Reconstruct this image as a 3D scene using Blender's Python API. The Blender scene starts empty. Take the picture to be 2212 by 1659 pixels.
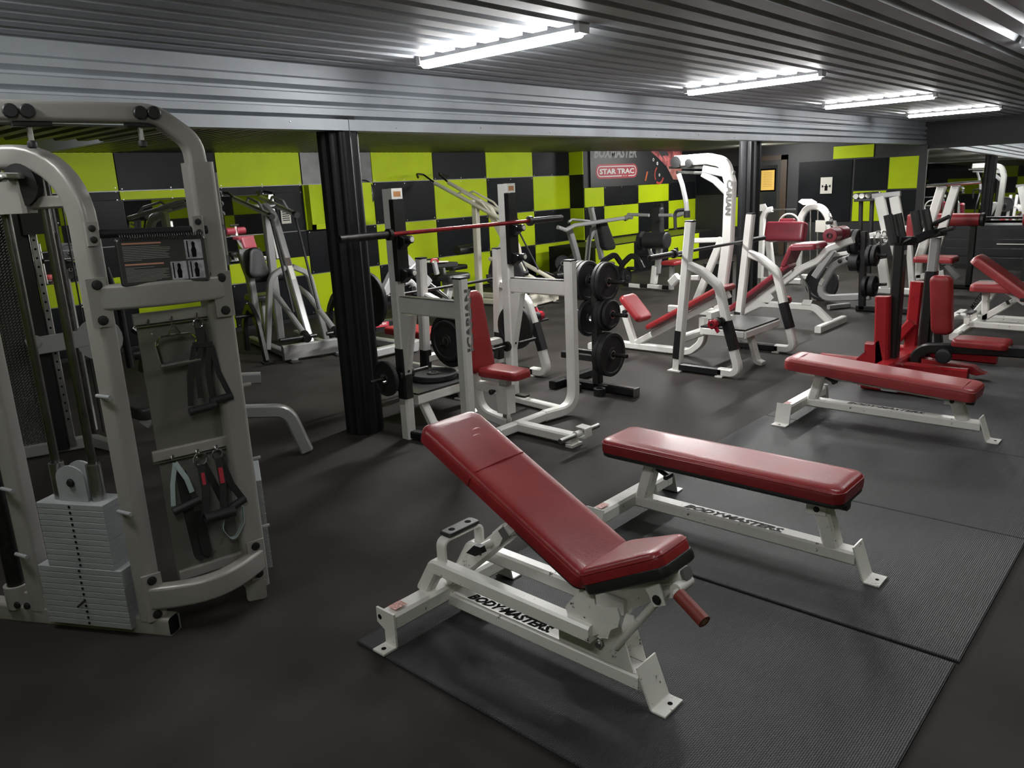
import bpy, math, random
from mathutils import Vector as V, Matrix, Euler

# ------------------------------------------------------------------ camera, world, exposure
sc = bpy.context.scene
COL = sc.collection
cam_data = bpy.data.cameras.new('camera')
cam = bpy.data.objects.new('camera', cam_data)
COL.objects.link(cam)
YAW, PITCH, ROLL = 0.7425845, 0.2475498, -0.0472435
fw = V((math.cos(YAW)*math.cos(PITCH), math.sin(YAW)*math.cos(PITCH), -math.sin(PITCH)))
rt = V((math.sin(YAW), -math.cos(YAW), 0)); up = rt.cross(fw)
rt2 = math.cos(ROLL)*rt + math.sin(ROLL)*up; up2 = -math.sin(ROLL)*rt + math.cos(ROLL)*up
mw = Matrix((rt2, up2, -fw)).transposed().to_4x4(); mw.translation = (0, 0, 1.714)
cam.matrix_world = mw
cam_data.sensor_width = 36.0
cam_data.lens = 36.0*1687.17/2212.0
cam_data.clip_start = 0.02
sc.camera = cam
world = bpy.data.worlds.new('world'); sc.world = world
world.use_nodes = True
world.node_tree.nodes['Background'].inputs[0].default_value = (0, 0, 0, 1)
world.node_tree.nodes['Background'].inputs[1].default_value = 0.0
vs = sc.view_settings
vs.view_transform = 'Standard'; vs.look = 'None'; vs.gamma = 1.0; vs.use_curve_mapping = False
vs.exposure = 0.0
LAMP = 58.0          # emission of the hall's batten lamps
LAMP_LOW = 330.0      # emission of the added, unseen battens under the low ceiling
random.seed(7)

# ------------------------------------------------------------------ materials
MATS = {}
def mat(name, col=(.5,.5,.5), rough=.5, metal=0., bump=0., bscale=60., var=0., vscale=8., coat=0., chips=0., emit=0., spec=.5, kind='noise', var2=None):
    if name in MATS: return MATS[name]
    m = bpy.data.materials.new(name); m.use_nodes = True
    nt = m.node_tree; N = nt.nodes; L = nt.links
    b = N['Principled BSDF']
    b.inputs['Base Color'].default_value = (*col, 1)
    b.inputs['Roughness'].default_value = rough
    b.inputs['Metallic'].default_value = metal
    b.inputs['Specular IOR Level'].default_value = spec
    if coat:
        b.inputs['Coat Weight'].default_value = coat; b.inputs['Coat Roughness'].default_value = .12
    if emit:
        b.inputs['Emission Color'].default_value = (1, .992, .972, 1); b.inputs['Emission Strength'].default_value = emit
    tc = N.new('ShaderNodeTexCoord')
    cur = None
    if var:
        n = N.new('ShaderNodeTexNoise'); n.inputs['Scale'].default_value = vscale; n.inputs['Detail'].default_value = 6
        L.new(tc.outputs['Object'], n.inputs['Vector'])
        r = N.new('ShaderNodeValToRGB'); L.new(n.outputs['Fac'], r.inputs[0])
        a = var2 or tuple(c*(1-var) for c in col); c2 = tuple(min(1, c*(1+var)) for c in col)
        r.color_ramp.elements[0].position = .35; r.color_ramp.elements[0].color = (*a, 1)
        r.color_ramp.elements[1].position = .65; r.color_ramp.elements[1].color = (*c2, 1)
        cur = r.outputs[0]
        mr = N.new('ShaderNodeMapRange'); L.new(n.outputs['Fac'], mr.inputs[0])
        mr.inputs[3].default_value = max(0, rough-.1); mr.inputs[4].default_value = min(1, rough+.1)
        L.new(mr.outputs[0], b.inputs['Roughness'])
    if chips:
        n = N.new('ShaderNodeTexNoise'); n.inputs['Scale'].default_value = 22; n.inputs['Detail'].default_value = 12; n.inputs['Roughness'].default_value = .75
        L.new(tc.outputs['Object'], n.inputs['Vector'])
        r = N.new('ShaderNodeValToRGB'); r.color_ramp.elements[0].position = .655-chips; r.color_ramp.elements[1].position = .668-chips
        L.new(n.outputs['Fac'], r.inputs[0])
        mx = N.new('ShaderNodeMixRGB'); L.new(r.outputs[0], mx.inputs[0])
        if cur: L.new(cur, mx.inputs[1])
        else: mx.inputs[1].default_value = (*col, 1)
        mx.inputs[2].default_value = (.06, .05, .045, 1)
        cur = mx.outputs[0]
    if cur: L.new(cur, b.inputs['Base Color'])
    if bump:
        if kind == 'vor':
            t = N.new('ShaderNodeTexVoronoi'); o = t.outputs['Distance']
        elif kind == 'weave':
            t = N.new('ShaderNodeTexBrick'); t.offset = .5; t.inputs['Scale'].default_value = bscale
            t.inputs['Color1'].default_value = (1,1,1,1); t.inputs['Color2'].default_value = (.8,.8,.8,1); t.inputs['Mortar'].default_value = (0,0,0,1)
            t.inputs['Mortar Size'].default_value = .1; t.inputs['Mortar Smooth'].default_value = 1.0; t.inputs['Brick Width'].default_value = .6; t.inputs['Row Height'].default_value = .3
            o = t.outputs['Color']
        else:
            t = N.new('ShaderNodeTexNoise'); t.inputs['Detail'].default_value = 4; o = t.outputs['Fac']
        t.inputs['Scale'].default_value = bscale
        if name == 'diamond_plate':
            sx = N.new('ShaderNodeSeparateXYZ'); cx_ = N.new('ShaderNodeCombineXYZ'); ad = N.new('ShaderNodeMath'); sb = N.new('ShaderNodeMath'); sb.operation = 'SUBTRACT'
            L.new(tc.outputs['Object'], sx.inputs[0]); L.new(sx.outputs[0], ad.inputs[0]); L.new(sx.outputs[2], ad.inputs[1]); L.new(sx.outputs[0], sb.inputs[0]); L.new(sx.outputs[2], sb.inputs[1])
            L.new(ad.outputs[0], cx_.inputs[0]); L.new(sb.outputs[0], cx_.inputs[1]); L.new(cx_.outputs[0], t.inputs['Vector'])
        else: L.new(tc.outputs['Object'], t.inputs['Vector'])
        bp = N.new('ShaderNodeBump'); bp.inputs['Strength'].default_value = bump; bp.inputs['Distance'].default_value = .012 if name == 'diamond_plate' else .004
        L.new(o, bp.inputs['Height']); L.new(bp.outputs[0], b.inputs['Normal'])
    MATS[name] = m
    return m

WHITE   = mat('white_paint', (.74,.73,.70), .32, coat=.3, var=.04, vscale=5)
CHIP    = mat('white_paint_chipped', (.78,.77,.73), .36, coat=.2, var=.05, vscale=6, chips=.035)
CREAM   = mat('cream_paint', (.70,.67,.56), .35, coat=.3)
SILVER  = mat('silver_paint', (.40,.40,.40), .34, metal=.35)
TAUPE   = mat('champagne_metallic_paint', (.35,.34,.315), .36, metal=.2, var=.04, vscale=3)
DULLST  = mat('dull_guide_steel', (.19,.185,.175), .34, metal=1., var=.1, vscale=12)
STEEL   = mat('brushed_steel', (.45,.45,.44), .33, metal=1., var=.1, vscale=20)
CHROME  = mat('chrome', (.75,.75,.75), .1, metal=1.)
DKCHROME= mat('worn_bar_steel', (.05,.048,.047), .42, metal=.9, var=.2, vscale=30)
BLACK   = mat('black_paint', (.010,.010,.011), .38, coat=.2)
BLACKPL = mat('black_plastic', (.014,.014,.015), .45)
RUBBER  = mat('plate_rubber', (.011,.011,.012), .6, bump=.15, bscale=150)
BVINYL  = mat('black_vinyl', (.018,.018,.019), .42, bump=.2, bscale=180)
RED     = mat('red_vinyl', (.25,.0175,.0215), .37, bump=.22, bscale=170, var=.14, vscale=5, coat=.12)
REDL    = mat('worn_red_vinyl', (.285,.034,.037), .39, bump=.2, bscale=170, var=.12, vscale=5, coat=.1)
BURG    = mat('burgundy_vinyl', (.21,.020,.034), .38, bump=.2, bscale=170, var=.15, vscale=5, coat=.1)
REDP    = mat('red_paint', (.34,.012,.018), .3, coat=.4, var=.06)
REDBAR  = mat('red_anodised_bar', (.24,.012,.014), .36, metal=.5, var=.35, vscale=14)
REDCL   = mat('red_collar_plastic', (.30,.008,.02), .3)
GRIP    = mat('red_brown_grip', (.20,.03,.02), .5)
PLATEW  = mat('weight_stack_paint', (.30,.32,.325), .5, var=.04, vscale=9)
LIME    = mat('lime_panel', (.50,.64,.010), .45, var=.05, vscale=2, spec=.15)
BPANEL  = mat('black_panel', (.009,.010,.012), .42, var=.2, vscale=2, spec=.12)
GREYPAN = mat('grey_steel_panel', (.10,.10,.10), .4, metal=.5, var=.2)
GALV    = mat('galvanised_corrugated_sheet', (.46,.495,.54), .48, metal=.15, var=.1, vscale=3)
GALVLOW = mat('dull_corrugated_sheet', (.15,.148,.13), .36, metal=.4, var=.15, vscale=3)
TRIMALU = mat('aluminium_trim', (.22,.22,.21), .45, metal=.7)
DARKW   = mat('dark_wall_paint', (.020,.021,.023), .55)
MIRROR  = mat('mirror_glass', (.80,.82,.82), .015, metal=1.)
LENS    = mat('lamp_diffuser', (.9,.9,.9), .5, emit=LAMP)
LENSLOW = mat('added_lamp_diffuser', (.9,.9,.9), .5, emit=LAMP_LOW)
LAMPB   = mat('lamp_body', (.55,.55,.56), .45)
PAPER   = mat('white_paper', (.66,.64,.58), .7)
YPAPER  = mat('yellow_paper', (.72,.46,.10), .7)
INK     = mat('black_ink', (.010,.010,.010), .8, spec=.05)
GREYINK = mat('grey_ink', (.42,.42,.40), .6)
FADED   = mat('faded_ink', (.13,.13,.125), .8, spec=.05)
REDINK  = mat('red_ink', (.42,.03,.05), .5)
WINK    = mat('white_ink', (.75,.75,.73), .55)
PINK    = mat('pink_print', (.50,.14,.14), .5, var=.6, vscale=7)
ORANGE  = mat('orange_print', (.62,.14,.04), .5)
DARKPR  = mat('dark_print', (.016,.017,.019), .45)
SALMON  = mat('salmon_ink', (.62,.30,.22), .6)
PHOTO   = mat('photo_print', (.42,.42,.46), .4, var=.3, vscale=30)
CARD    = mat('placard_card', (.055,.055,.056), .3, coat=.3)
TEAL    = mat('pale_webbing', (.36,.45,.44), .75, bump=.3, bscale=400)
WEB     = mat('black_webbing', (.010,.010,.011), .6, bump=.3, bscale=400)
CLEAR   = mat('smoked_acrylic', (.155,.152,.135), .16, coat=.6)
BROWN   = mat('brown_door', (.055,.035,.022), .5)
TAN     = mat('tan_worn_vinyl', (.42,.20,.08), .45, var=.2)
BLUEBL  = mat('steel_blue_plate', (.06,.06,.065), .35, metal=.6)

def floor_mat():
    m = mat('rubber_floor', (.033,.0285,.0265), .64, spec=.13, bump=.25, bscale=220, var=.22, vscale=2.2)
    nt = m.node_tree; N = nt.nodes; L = nt.links; b = N['Principled BSDF']
    old = b.inputs['Base Color'].links[0].from_socket
    tc = [n for n in N if n.type == 'TEX_COORD'][0]
    w = N.new('ShaderNodeTexWhiteNoise'); v = N.new('ShaderNodeTexVoronoi'); v.inputs['Scale'].default_value = 55
    L.new(tc.outputs['Object'], v.inputs['Vector'])
    r = N.new('ShaderNodeValToRGB'); r.color_ramp.elements[0].position = .0; r.color_ramp.elements[1].position = .04
    r.color_ramp.elements[0].color = (1,1,1,1); r.color_ramp.elements[1].color = (0,0,0,1)
    L.new(v.outputs['Distance'], r.inputs[0]); N.remove(w)
    mx = N.new('ShaderNodeMixRGB'); mul = N.new('ShaderNodeMath'); mul.operation = 'MULTIPLY'; mul.inputs[1].default_value = .25
    L.new(r.outputs[0], mul.inputs[0]); L.new(mul.outputs[0], mx.inputs[0]); L.new(old, mx.inputs[1]); mx.inputs[2].default_value = (.16,.15,.14,1)
    L.new(mx.outputs[0], b.inputs['Base Color'])
    return m
FLOOR = floor_mat()
MATR = mat('mat_rubber', (.036,.038,.040), .5, bump=.75, bscale=42., kind='weave', var=.12, vscale=4)
DIAM = mat('diamond_plate', (.42,.42,.41), .24, metal=.9, bump=1., bscale=15., kind='weave')

# ------------------------------------------------------------------ geometry collector
def vv(p): return p if isinstance(p, V) else V(p)
def fillet(pts, r, n=5):
    pts = [vv(p) for p in pts]
    if r <= 0 or len(pts) < 3: return pts
    out = [pts[0]]
    for i in range(1, len(pts)-1):
        a, b, c = pts[i-1], pts[i], pts[i+1]
        u, w = (a-b), (c-b); lu, lw = u.length, w.length
        if lu < 1e-6 or lw < 1e-6: continue
        u /= lu; w /= lw
        ang = u.angle(w)
        if ang > 3.05: out.append(b); continue
        d = min(r/math.tan(ang/2), lu*.48, lw*.48)
        p, q = b+u*d, b+w*d
        for k in range(n+1):
            t = k/n; s = (1-t)**2; m_ = 2*t*(1-t); e = t*t
            wgt = .5 + .5*math.sin(ang/2)
            den = s + m_*wgt + e
            out.append((p*s + b*m_*wgt + q*e)/den)
    out.append(pts[-1])
    return out
class B:
    def __init__(s): s.v = []; s.f = []
    def add(s, vs_, fs):
        o = len(s.v); s.v += [tuple(x) for x in vs_]; s.f += [tuple(i+o for i in f) for f in fs]; return s
    def box(s, x0, x1, y0, y1, z0, z1):
        return s.add([(x0,y0,z0),(x1,y0,z0),(x1,y1,z0),(x0,y1,z0),(x0,y0,z1),(x1,y0,z1),(x1,y1,z1),(x0,y1,z1)],
                     [(0,3,2,1),(4,5,6,7),(0,1,5,4),(1,2,6,5),(2,3,7,6),(3,0,4,7)])
    def sweep(s, pts, w, h=None, side=None, r=0., n=5, round_=False, seg=10, caps=True, ch=.16, scale=None):
        P = fillet(pts, r, n); k = len(P)
        if round_:
            prof = [(w*math.cos(2*math.pi*i/seg), w*math.sin(2*math.pi*i/seg)) for i in range(seg)]
        else:
            h = h or w; c = ch*min(w, h); a, b = w/2, h/2
            prof = [(a,-b+c),(a,b-c),(a-c,b),(-a+c,b),(-a,b-c),(-a,-b+c),(-a+c,-b),(a-c,-b)]
            if ch >= .2:
                prof = []; c = min(c, a, b)
                for sx_, sy_, g0 in ((1,1,0),(-1,1,90),(-1,-1,180),(1,-1,270)):
                    for q_ in range(4):
                        g_ = math.radians(g0+30*q_); prof.append((sx_*(a-c)+c*math.cos(g_), sy_*(b-c)+c*math.sin(g_)))
        m = len(prof); vs_ = []; prev = None
        for i in range(k):
            if i == 0: t = P[1]-P[0]
            elif i == k-1: t = P[-1]-P[-2]
            else: t = (P[i+1]-P[i]).normalized() + (P[i]-P[i-1]).normalized()
            t.normalize()
            if side is not None: sd = vv(side)
            elif prev is None: sd = V((0,0,1)) if abs(t.z) < .9 else V((1,0,0))
            else: sd = prev
            sd = sd - t*sd.dot(t)
            if sd.length < 1e-5: sd = t.orthogonal()
            sd.normalize(); prev = sd
            u = t.cross(sd); sc_ = 1. if scale is None else scale[min(i, len(scale)-1)]
            miter = 1.
            for (x, y) in prof: vs_.append(P[i] + (sd*x + u*y)*sc_)
        fs = []
        for i in range(k-1):
            for j in range(m):
                j2 = (j+1) % m
                fs.append((i*m+j, i*m+j2, (i+1)*m+j2, (i+1)*m+j))
        if caps: fs.append(tuple(range(m-1, -1, -1))); fs.append(tuple((k-1)*m+j for j in range(m)))
        return s.add(vs_, fs)
    def bar(s, p, q, w, h=None, side=None, **k): return s.sweep([p, q], w, h, side, **k)
    def tube(s, pts, r, bend=0., seg=10, **k): return s.sweep(pts, r, round_=True, r=bend, seg=seg, **k)
    def cyl(s, p, q, r, seg=16): return s.sweep([p, q], r, round_=True, seg=seg)
    def lathe(s, p, ax, prof, seg=24, closed=False):
        p = vv(p); ax = vv(ax).normalized(); a = ax.orthogonal().normalized(); b = ax.cross(a); vs_ = []
        for (r, t) in prof:
            for i in range(seg):
                g = 2*math.pi*i/seg; vs_.append(p + ax*t + (a*math.cos(g)+b*math.sin(g))*r)
        fs = []; k = len(prof)
        for i in range(k-1):
            for j in range(seg):
                j2 = (j+1) % seg; fs.append((i*seg+j, i*seg+j2, (i+1)*seg+j2, (i+1)*seg+j))
        if closed: fs += [((k-1)*seg+j, (k-1)*seg+(j+1)%seg, (j+1)%seg, j) for j in range(seg)]
        else: fs.append(tuple(range(seg-1, -1, -1))); fs.append(tuple((k-1)*seg+j for j in range(seg)))
        return s.add(vs_, fs)
    def ring(s, c, ax, R, r, seg=20, m=8):
        c = vv(c); ax = vv(ax).normalized(); a = ax.orthogonal().normalized(); b = ax.cross(a); vs_ = []
        for i in range(seg):
            g = 2*math.pi*i/seg; d = a*math.cos(g)+b*math.sin(g)
            for j in range(m):
                h = 2*math.pi*j/m; vs_.append(c + d*(R+r*math.cos(h)) + ax*r*math.sin(h))
        fs = [(i*m+j, i*m+(j+1)%m, ((i+1)%seg)*m+(j+1)%m, ((i+1)%seg)*m+j) for i in range(seg) for j in range(m)]
        return s.add(vs_, fs)
    def prism(s, poly, vec):
        poly = [vv(p) for p in poly]; vec = vv(vec); n = len(poly)
        return s.add(poly + [p+vec for p in poly], [tuple(range(n-1,-1,-1)), tuple(range(n, 2*n))] + [(i,(i+1)%n,n+(i+1)%n,n+i) for i in range(n)])
    def pad(s, o, ex, ey, ez, outline, t, bev=.018, dome=.006, under=.0):
        """cushion: closed outline in (ex,ey), thickness t along ez, rolled upper edge and domed top"""
        o, ex, ey, ez = vv(o), vv(ex).normalized(), vv(ey).normalized(), vv(ez).normalized()
        n = len(outline); cx_ = sum(p[0] for p in outline)/n; cy_ = sum(p[1] for p in outline)/n
        R = max(math.hypot(p[0]-cx_, p[1]-cy_) for p in outline)
        nrm = []
        for i in range(n):
            a, b = outline[i-1], outline[(i+1) % n]; dx, dy = b[0]-a[0], b[1]-a[1]; l = math.hypot(dx, dy) or 1
            nrm.append((dy/l, -dx/l))
        hw = min(max(p[0] for p in outline)-min(p[0] for p in outline), max(p[1] for p in outline)-min(p[1] for p in outline))/2
        bev = min(bev, hw*.3, abs(t)*.48)
        xs_ = [p[0] for p in outline]; ys_ = [p[1] for p in outline]
        hx_, hy_ = (max(xs_)-min(xs_))/2, (max(ys_)-min(ys_))/2; cx_, cy_ = (max(xs_)+min(xs_))/2, (max(ys_)+min(ys_))/2
        area = sum(outline[i][0]*outline[(i+1)%n][1]-outline[(i+1)%n][0]*outline[i][1] for i in range(n))
        if area < 0: nrm = [(-a, -b) for a, b in nrm]
        layers = [(.008, 0.), (.0, .006), (-.002, t*.5), (0., t-bev), (bev*.18, t-bev*.45), (bev*.5, t-bev*.14), (bev, t), (bev*1.6, t+dome*.45), (bev*2.3, t+dome*.75)]
        vs_ = []
        for ins, z in layers:
            for i in range(n):
                x = cx_+(outline[i][0]-cx_)*(1-ins/hx_); y = cy_+(outline[i][1]-cy_)*(1-ins/hy_)
                vs_.append(o + ex*x + ey*y + ez*z)
        k = len(layers); fs = []
        for i in range(k-1):
            for j in range(n):
                j2 = (j+1) % n; fs.append((i*n+j, i*n+j2, (i+1)*n+j2, (i+1)*n+j))
        fs.append(tuple(range(n-1, -1, -1))); fs.append(tuple((k-1)*n+j for j in range(n)))
        return s.add(vs_, fs)
def rrect(x0, x1, y0, y1, r=.04, n=4, taper=0.):
    """rounded rectangle outline; taper narrows the y1 end by that much on each side"""
    cs = [(x1-r, y0+r, -90), (x1-r-taper, y1-r, 0), (x0+r+taper, y1-r, 90), (x0+r, y0+r, 180)]
    out = []
    for cx_, cy_, a in cs:
        for k in range(n+1):
            g = math.radians(a+90*k/n); out.append((cx_+r*math.cos(g), cy_+r*math.sin(g)))
    return out

# ------------------------------------------------------------------ scene objects
ROOT = {}
def mesh_of(name, bld, smooth=.6):
    me = bpy.data.meshes.new(name)
    me.from_pydata(bld.v, [], bld.f); me.update()
    import bmesh
    bm = bmesh.new(); bm.from_mesh(me); bmesh.ops.recalc_face_normals(bm, faces=bm.faces); bm.to_mesh(me); bm.free()
    me.polygons.foreach_set('use_smooth', [True]*len(me.polygons))
    me.set_sharp_from_angle(angle=smooth)
    return me
def tag(o, label=None, cat=None, group=None, kind=None):
    if label: o['label'] = label
    if cat: o['category'] = cat
    if group: o['group'] = group
    if kind: o['kind'] = kind
    return o
def thing(name, label, cat, loc=(0,0,0), group=None):
    o = bpy.data.objects.new(name, None); COL.objects.link(o)
    o.empty_display_size = .1
    o.location = loc; ROOT[o.name] = V(loc)
    return tag(o, label, cat, group)
JOINED = {'lettering', 'panel_screws', 'bulkhead_screws', 'print', 'knurl', 'stack_holes', 'column_holes', 'spiral_binding'}
def clusters(bld):
    """pieces of a mesh that stand apart from each other, each to become an object of its own"""
    n = len(bld.v); par = list(range(n))
    def find(i):
        while par[i] != i: par[i] = par[par[i]]; i = par[i]
        return i
    for f in bld.f:
        a = find(f[0])
        for k in f[1:]: par[find(k)] = a
    comp = {}
    for i in range(n): comp.setdefault(find(i), []).append(i)
    comps = list(comp.values())
    if len(comps) == 1: return [bld]
    bb = []
    for c in comps:
        xs = [bld.v[i] for i in c]; bb.append([min(p[k] for p in xs)-.002 for k in range(3)]+[max(p[k] for p in xs)+.002 for k in range(3)])
    m = len(comps); q = list(range(m))
    def fd(i):
        while q[i] != i: i = q[i]
        return i
    for i in range(m):
        for j in range(i):
            if all(bb[i][k] <= bb[j][k+3] and bb[j][k] <= bb[i][k+3] for k in range(3)): q[fd(i)] = fd(j)
    grp = {}
    for i in range(m): grp.setdefault(fd(i), []).append(i)
    if len(grp) == 1: return [bld]
    who = {}
    for gi, (g, cs) in enumerate(grp.items()):
        for c in cs:
            for i in comps[c]: who[i] = gi
    out = [B() for _ in grp]; mp = {}
    for i in range(n):
        o = out[who[i]]; mp[i] = len(o.v); o.v.append(bld.v[i])
    for f in bld.f: out[who[f[0]]].f.append(tuple(mp[i] for i in f))
    return out
def part(name, bld, m, parent=None, label=None, origin=None):
    loc = ROOT[parent.name] if parent else (V(origin) if origin else V((0,0,0)))
    if parent: bld.v = [(x, y, max(z, .0138 if (1.57 < x < 7.7 and .5 < y < 2.34) else .0015)) for (x, y, z) in bld.v]
    if loc.length: bld.v = [(x-loc.x, y-loc.y, z-loc.z) for (x, y, z) in bld.v]
    first = None
    for piece in (clusters(bld) if parent and name not in JOINED else [bld]):
        me = mesh_of(name, piece); me.materials.append(m)
        o = bpy.data.objects.new(name, me); COL.objects.link(o)
        wn = o.modifiers.new('weighted_normals', 'WEIGHTED_NORMAL'); wn.keep_sharp = True
        if parent: o.parent = parent
        else: o.location = loc
        ROOT[o.name] = loc
        if label: o['label'] = label
        first = first or o
    return first
def solo(name, bld, m, label, cat, group=None, loc=None):
    if loc is None:
        n = len(bld.v); loc = (sum(p[0] for p in bld.v)/n, sum(p[1] for p in bld.v)/n, min(p[2] for p in bld.v))
    return tag(part(name, bld, m, None, origin=loc), label, cat, group)
def struct(name, bld, m): return tag(part(name, bld, m), kind='structure')
def dup(root, off=(0,0,0), rz=0., label=None, group=None):
    c = root.copy(); COL.objects.link(c); c.location = root.location + V(off); c.rotation_euler.z += rz
    if label: c['label'] = label
    if group: c['group'] = group
    def rec(a, b):
        for ch in list(a.children):
            d = ch.copy(); COL.objects.link(d); d.parent = b; rec(ch, d)
    rec(root, c)
    return c
def text(name, body, m, parent, o, xd, yd, height, width=None, shear=0., bold=0., depth=.0008, align='LEFT'):
    cu = bpy.data.curves.new(name, 'FONT'); cu.body = body; cu.size = 1.; cu.shear = shear; cu.offset = bold; cu.extrude = 0.; cu.resolution_u = 2
    ob = bpy.data.objects.new(name, cu); COL.objects.link(ob)
    dg = bpy.context.evaluated_depsgraph_get(); me = bpy.data.meshes.new_from_object(ob.evaluated_get(dg))
    bpy.data.objects.remove(ob); bpy.data.curves.remove(cu)
    xs = [v.co.x for v in me.vertices]; ys = [v.co.y for v in me.vertices]
    x0, x1, y0, y1 = min(xs), max(xs), min(ys), max(ys)
    xd, yd, o = vv(xd).normalized(), vv(yd).normalized(), vv(o); nd = xd.cross(yd)
    sy = height/(y1-y0); sx = (width/(x1-x0)) if width else sy
    if align == 'CENTER': o = o - xd*(x1-x0)*sx/2
    b = B(); b.v = [tuple(o + xd*(v.co.x-x0)*sx + yd*(v.co.y-y0)*sy + nd*depth) for v in me.vertices]
    b.f = [tuple(p.vertices) for p in me.polygons]
    bpy.data.meshes.remove(me)
    return part(name, b, m, parent)
def plate_prof(R, t, hub=.026): return [(hub,0),(R*.30,.0),(R*.32,t*.22),(R*.80,t*.22),(R*.84,0),(R-.006,0),(R,.006),(R,t-.006),(R-.006,t),(R*.84,t),(R*.80,t*.78),(R*.32,t*.78),(R*.30,t),(hub,t)]
def weight_plate(p, ax, R, t, label, group='weight plates in the gym', name='weight_plate', m=None):
    ax = vv(ax).normalized(); p = vv(p)
    th = thing(name, label, 'weight plate', tuple(p), group)
    b = B(); b.lathe(p, ax, plate_prof(R, t), 32, True); part('disc', b, m or RUBBER, th)
    b = B(); b.lathe(p, ax, [(.0255,-.002),(.036,-.002),(.036,t+.002),(.0255,t+.002)], 18, True); part('hub', b, STEEL if m is None else m, th)
    return th
def bolts(pts, ax, r=.012, h=.009):
    b = B(); ax = vv(ax).normalized()
    for p in pts: b.lathe(vv(p), ax, [(r*1.25,0),(r*1.25,h*.25),(r,h*.3),(r,h*.8),(r*.7,h)], 10)
    return b

# ------------------------------------------------------------------ room shell
XE = 16.8; YB = 9.7; YN = -3.6; XW = -3.6; YS = 4.48
b = B(); b.box(XW, XE, YN, YB+.2, -.1, 0); floor = struct('floor', b, FLOOR)
# corrugated main ceiling: ribs along X
def corrugated(lo, hi, pitch, z, depth, axis, a0, a1, flat=.5):
    prof = []; x = lo
    while x < hi:
        prof += [(x, z), (x+pitch*flat, z), (x+pitch*(flat+.12), z+depth), (x+pitch*.88, z+depth)]
        x += pitch
    prof.append((min(x, hi+pitch), z))
    bb = B(); n = len(prof)
    if axis == 'x': vs_ = [(a0, p, q) for p, q in prof] + [(a1, p, q) for p, q in prof]
    else: vs_ = [(p, a0, q) for p, q in prof] + [(p, a1, q) for p, q in prof]
    return bb.add(vs_, [(i, i+1, n+i+1, n+i) for i in range(n-1)])
ceil_ = struct('ceiling', corrugated(YN, YS, .18, 2.525, .038, 'x', XW, XE, .58), GALV)
low = struct('ceiling_low', corrugated(3.15, XE, .095, 2.30, .022, 'y', YS+.1, YB+.05, .45), GALVLOW)
# bulkhead between them: profiled sheet laid with its ribs level, and a flat lower trim
prof = [(4.50,2.60),(4.50,2.452),(4.470,2.436),(4.470,2.398),(4.515,2.376),(4.515,2.362),(4.472,2.35),(4.472,2.305),(4.52,2.285),(4.52,2.272),(4.47,2.262),(4.47,2.222),(4.525,2.204),(4.525,2.196),(4.462,2.196),(4.462,2.126),(4.60,2.126),(4.60,2.60)]
b = B(); n = len(prof); b.add([(XW, p, q) for p, q in prof]+[(XE, p, q) for p, q in prof], [(i, (i+1)%n, n+(i+1)%n, n+i) for i in range(n)])
soff = struct('trim_bulkhead', b, GALV)
b = B()
for i in range(24): b.lathe((XW+.5+i*.86, 4.462, 2.15 + .02*(i%2)), (0,-1,0), [(.006,0),(.006,.003),(.003,.004)], 8)
part('bulkhead_screws', b, STEEL, soff)['kind'] = 'stuff'
# opening in the low ceiling near its left end, with a pale side
b = B(); b.box(3.10, 3.16, YS+.1, YB, 2.28, 2.75); struct('trim_opening', b, mat('pale_side', (.5,.54,.56), .5))
b = B(); b.box(XW, 3.12, YS+.1, YB+.2, 2.72, 2.78); struct('ceiling_upper', b, DARKW)
b = B(); b.box(XW, 3.12, YS+.12, YS+2.95, 2.26, 2.32); struct('ceiling_ledge', corrugated(XW, 3.1, .19, 2.285, .03, 'y', YS+.1, 7.75, .45), GALVLOW)
# walls
b = B(); b.box(XW, 12.5, YB, YB+.15, 0, 2.8); wall_back = struct('wall_back', b, DARKW)
b = B(); b.box(12.5, XE, 9.35, YB+.15, 0, 2.4); wall_jog = struct('wall_jog', b, DARKW)
b = B(); b.box(XE, XE+.15, YN, YB+.2, 0, 2.8); wall_end = struct('wall_end', b, DARKW)
b = B(); b.box(XW-.15, XW, YN, YB+.2, 0, 2.8); wall_left = struct('wall_left', b, DARKW)
b = B(); b.box(XW-.15, XE+.15, YN-.15, YN, 0, 2.8); wall_near = struct('wall_near', b, DARKW)

PANEL_MESH = {}
def panel(parent, axis, at, u0, u1, z0, z1, green, t=.018, nm='wall_panel'):
    g = .004
    key = (axis, round(u1-u0, 3), round(z1-z0, 3), green)
    if key not in PANEL_MESH:
        w, h = u1-u0-2*g, z1-z0-2*g; e = .003; bb = B()
        def ring_(i, d): return [(i, d, i), (w-i, d, i), (w-i, d, h-i), (i, d, h-i)]
        vs_ = ring_(0, 0)+ring_(0, -t+e)+ring_(e, -t)
        bb.add(vs_, [(8,9,10,11)]+[(k*4+j, k*4+(j+1)%4, k*4+4+(j+1)%4, k*4+4+j) for k in range(2) for j in range(4)])
        me = mesh_of(nm, bb, .3); me.materials.append(LIME if green else BPANEL); PANEL_MESH[key] = me
    o = bpy.data.objects.new(nm, PANEL_MESH[key]); COL.objects.link(o); o.parent = parent
    if axis == 'y': o.location = (u0+g, at, z0+g)
    elif axis == 'y-': o.location = (u1-g, at, z0+g); o.rotation_euler.z = math.pi
    elif axis == 'x': o.location = (at, u1-g, z0+g); o.rotation_euler.z = -math.pi/2
    elif axis == 'x+': o.location = (at, u0+g, z0+g); o.rotation_euler.z = math.pi/2
    return o
ROWS = [(1.87,2.34),(1.245,1.87),(.625,1.245),(.05,.625)]
EDGES = [7.66+1.243*k for k in range(-9, 4)]+[12.5]
screws = B()
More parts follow.
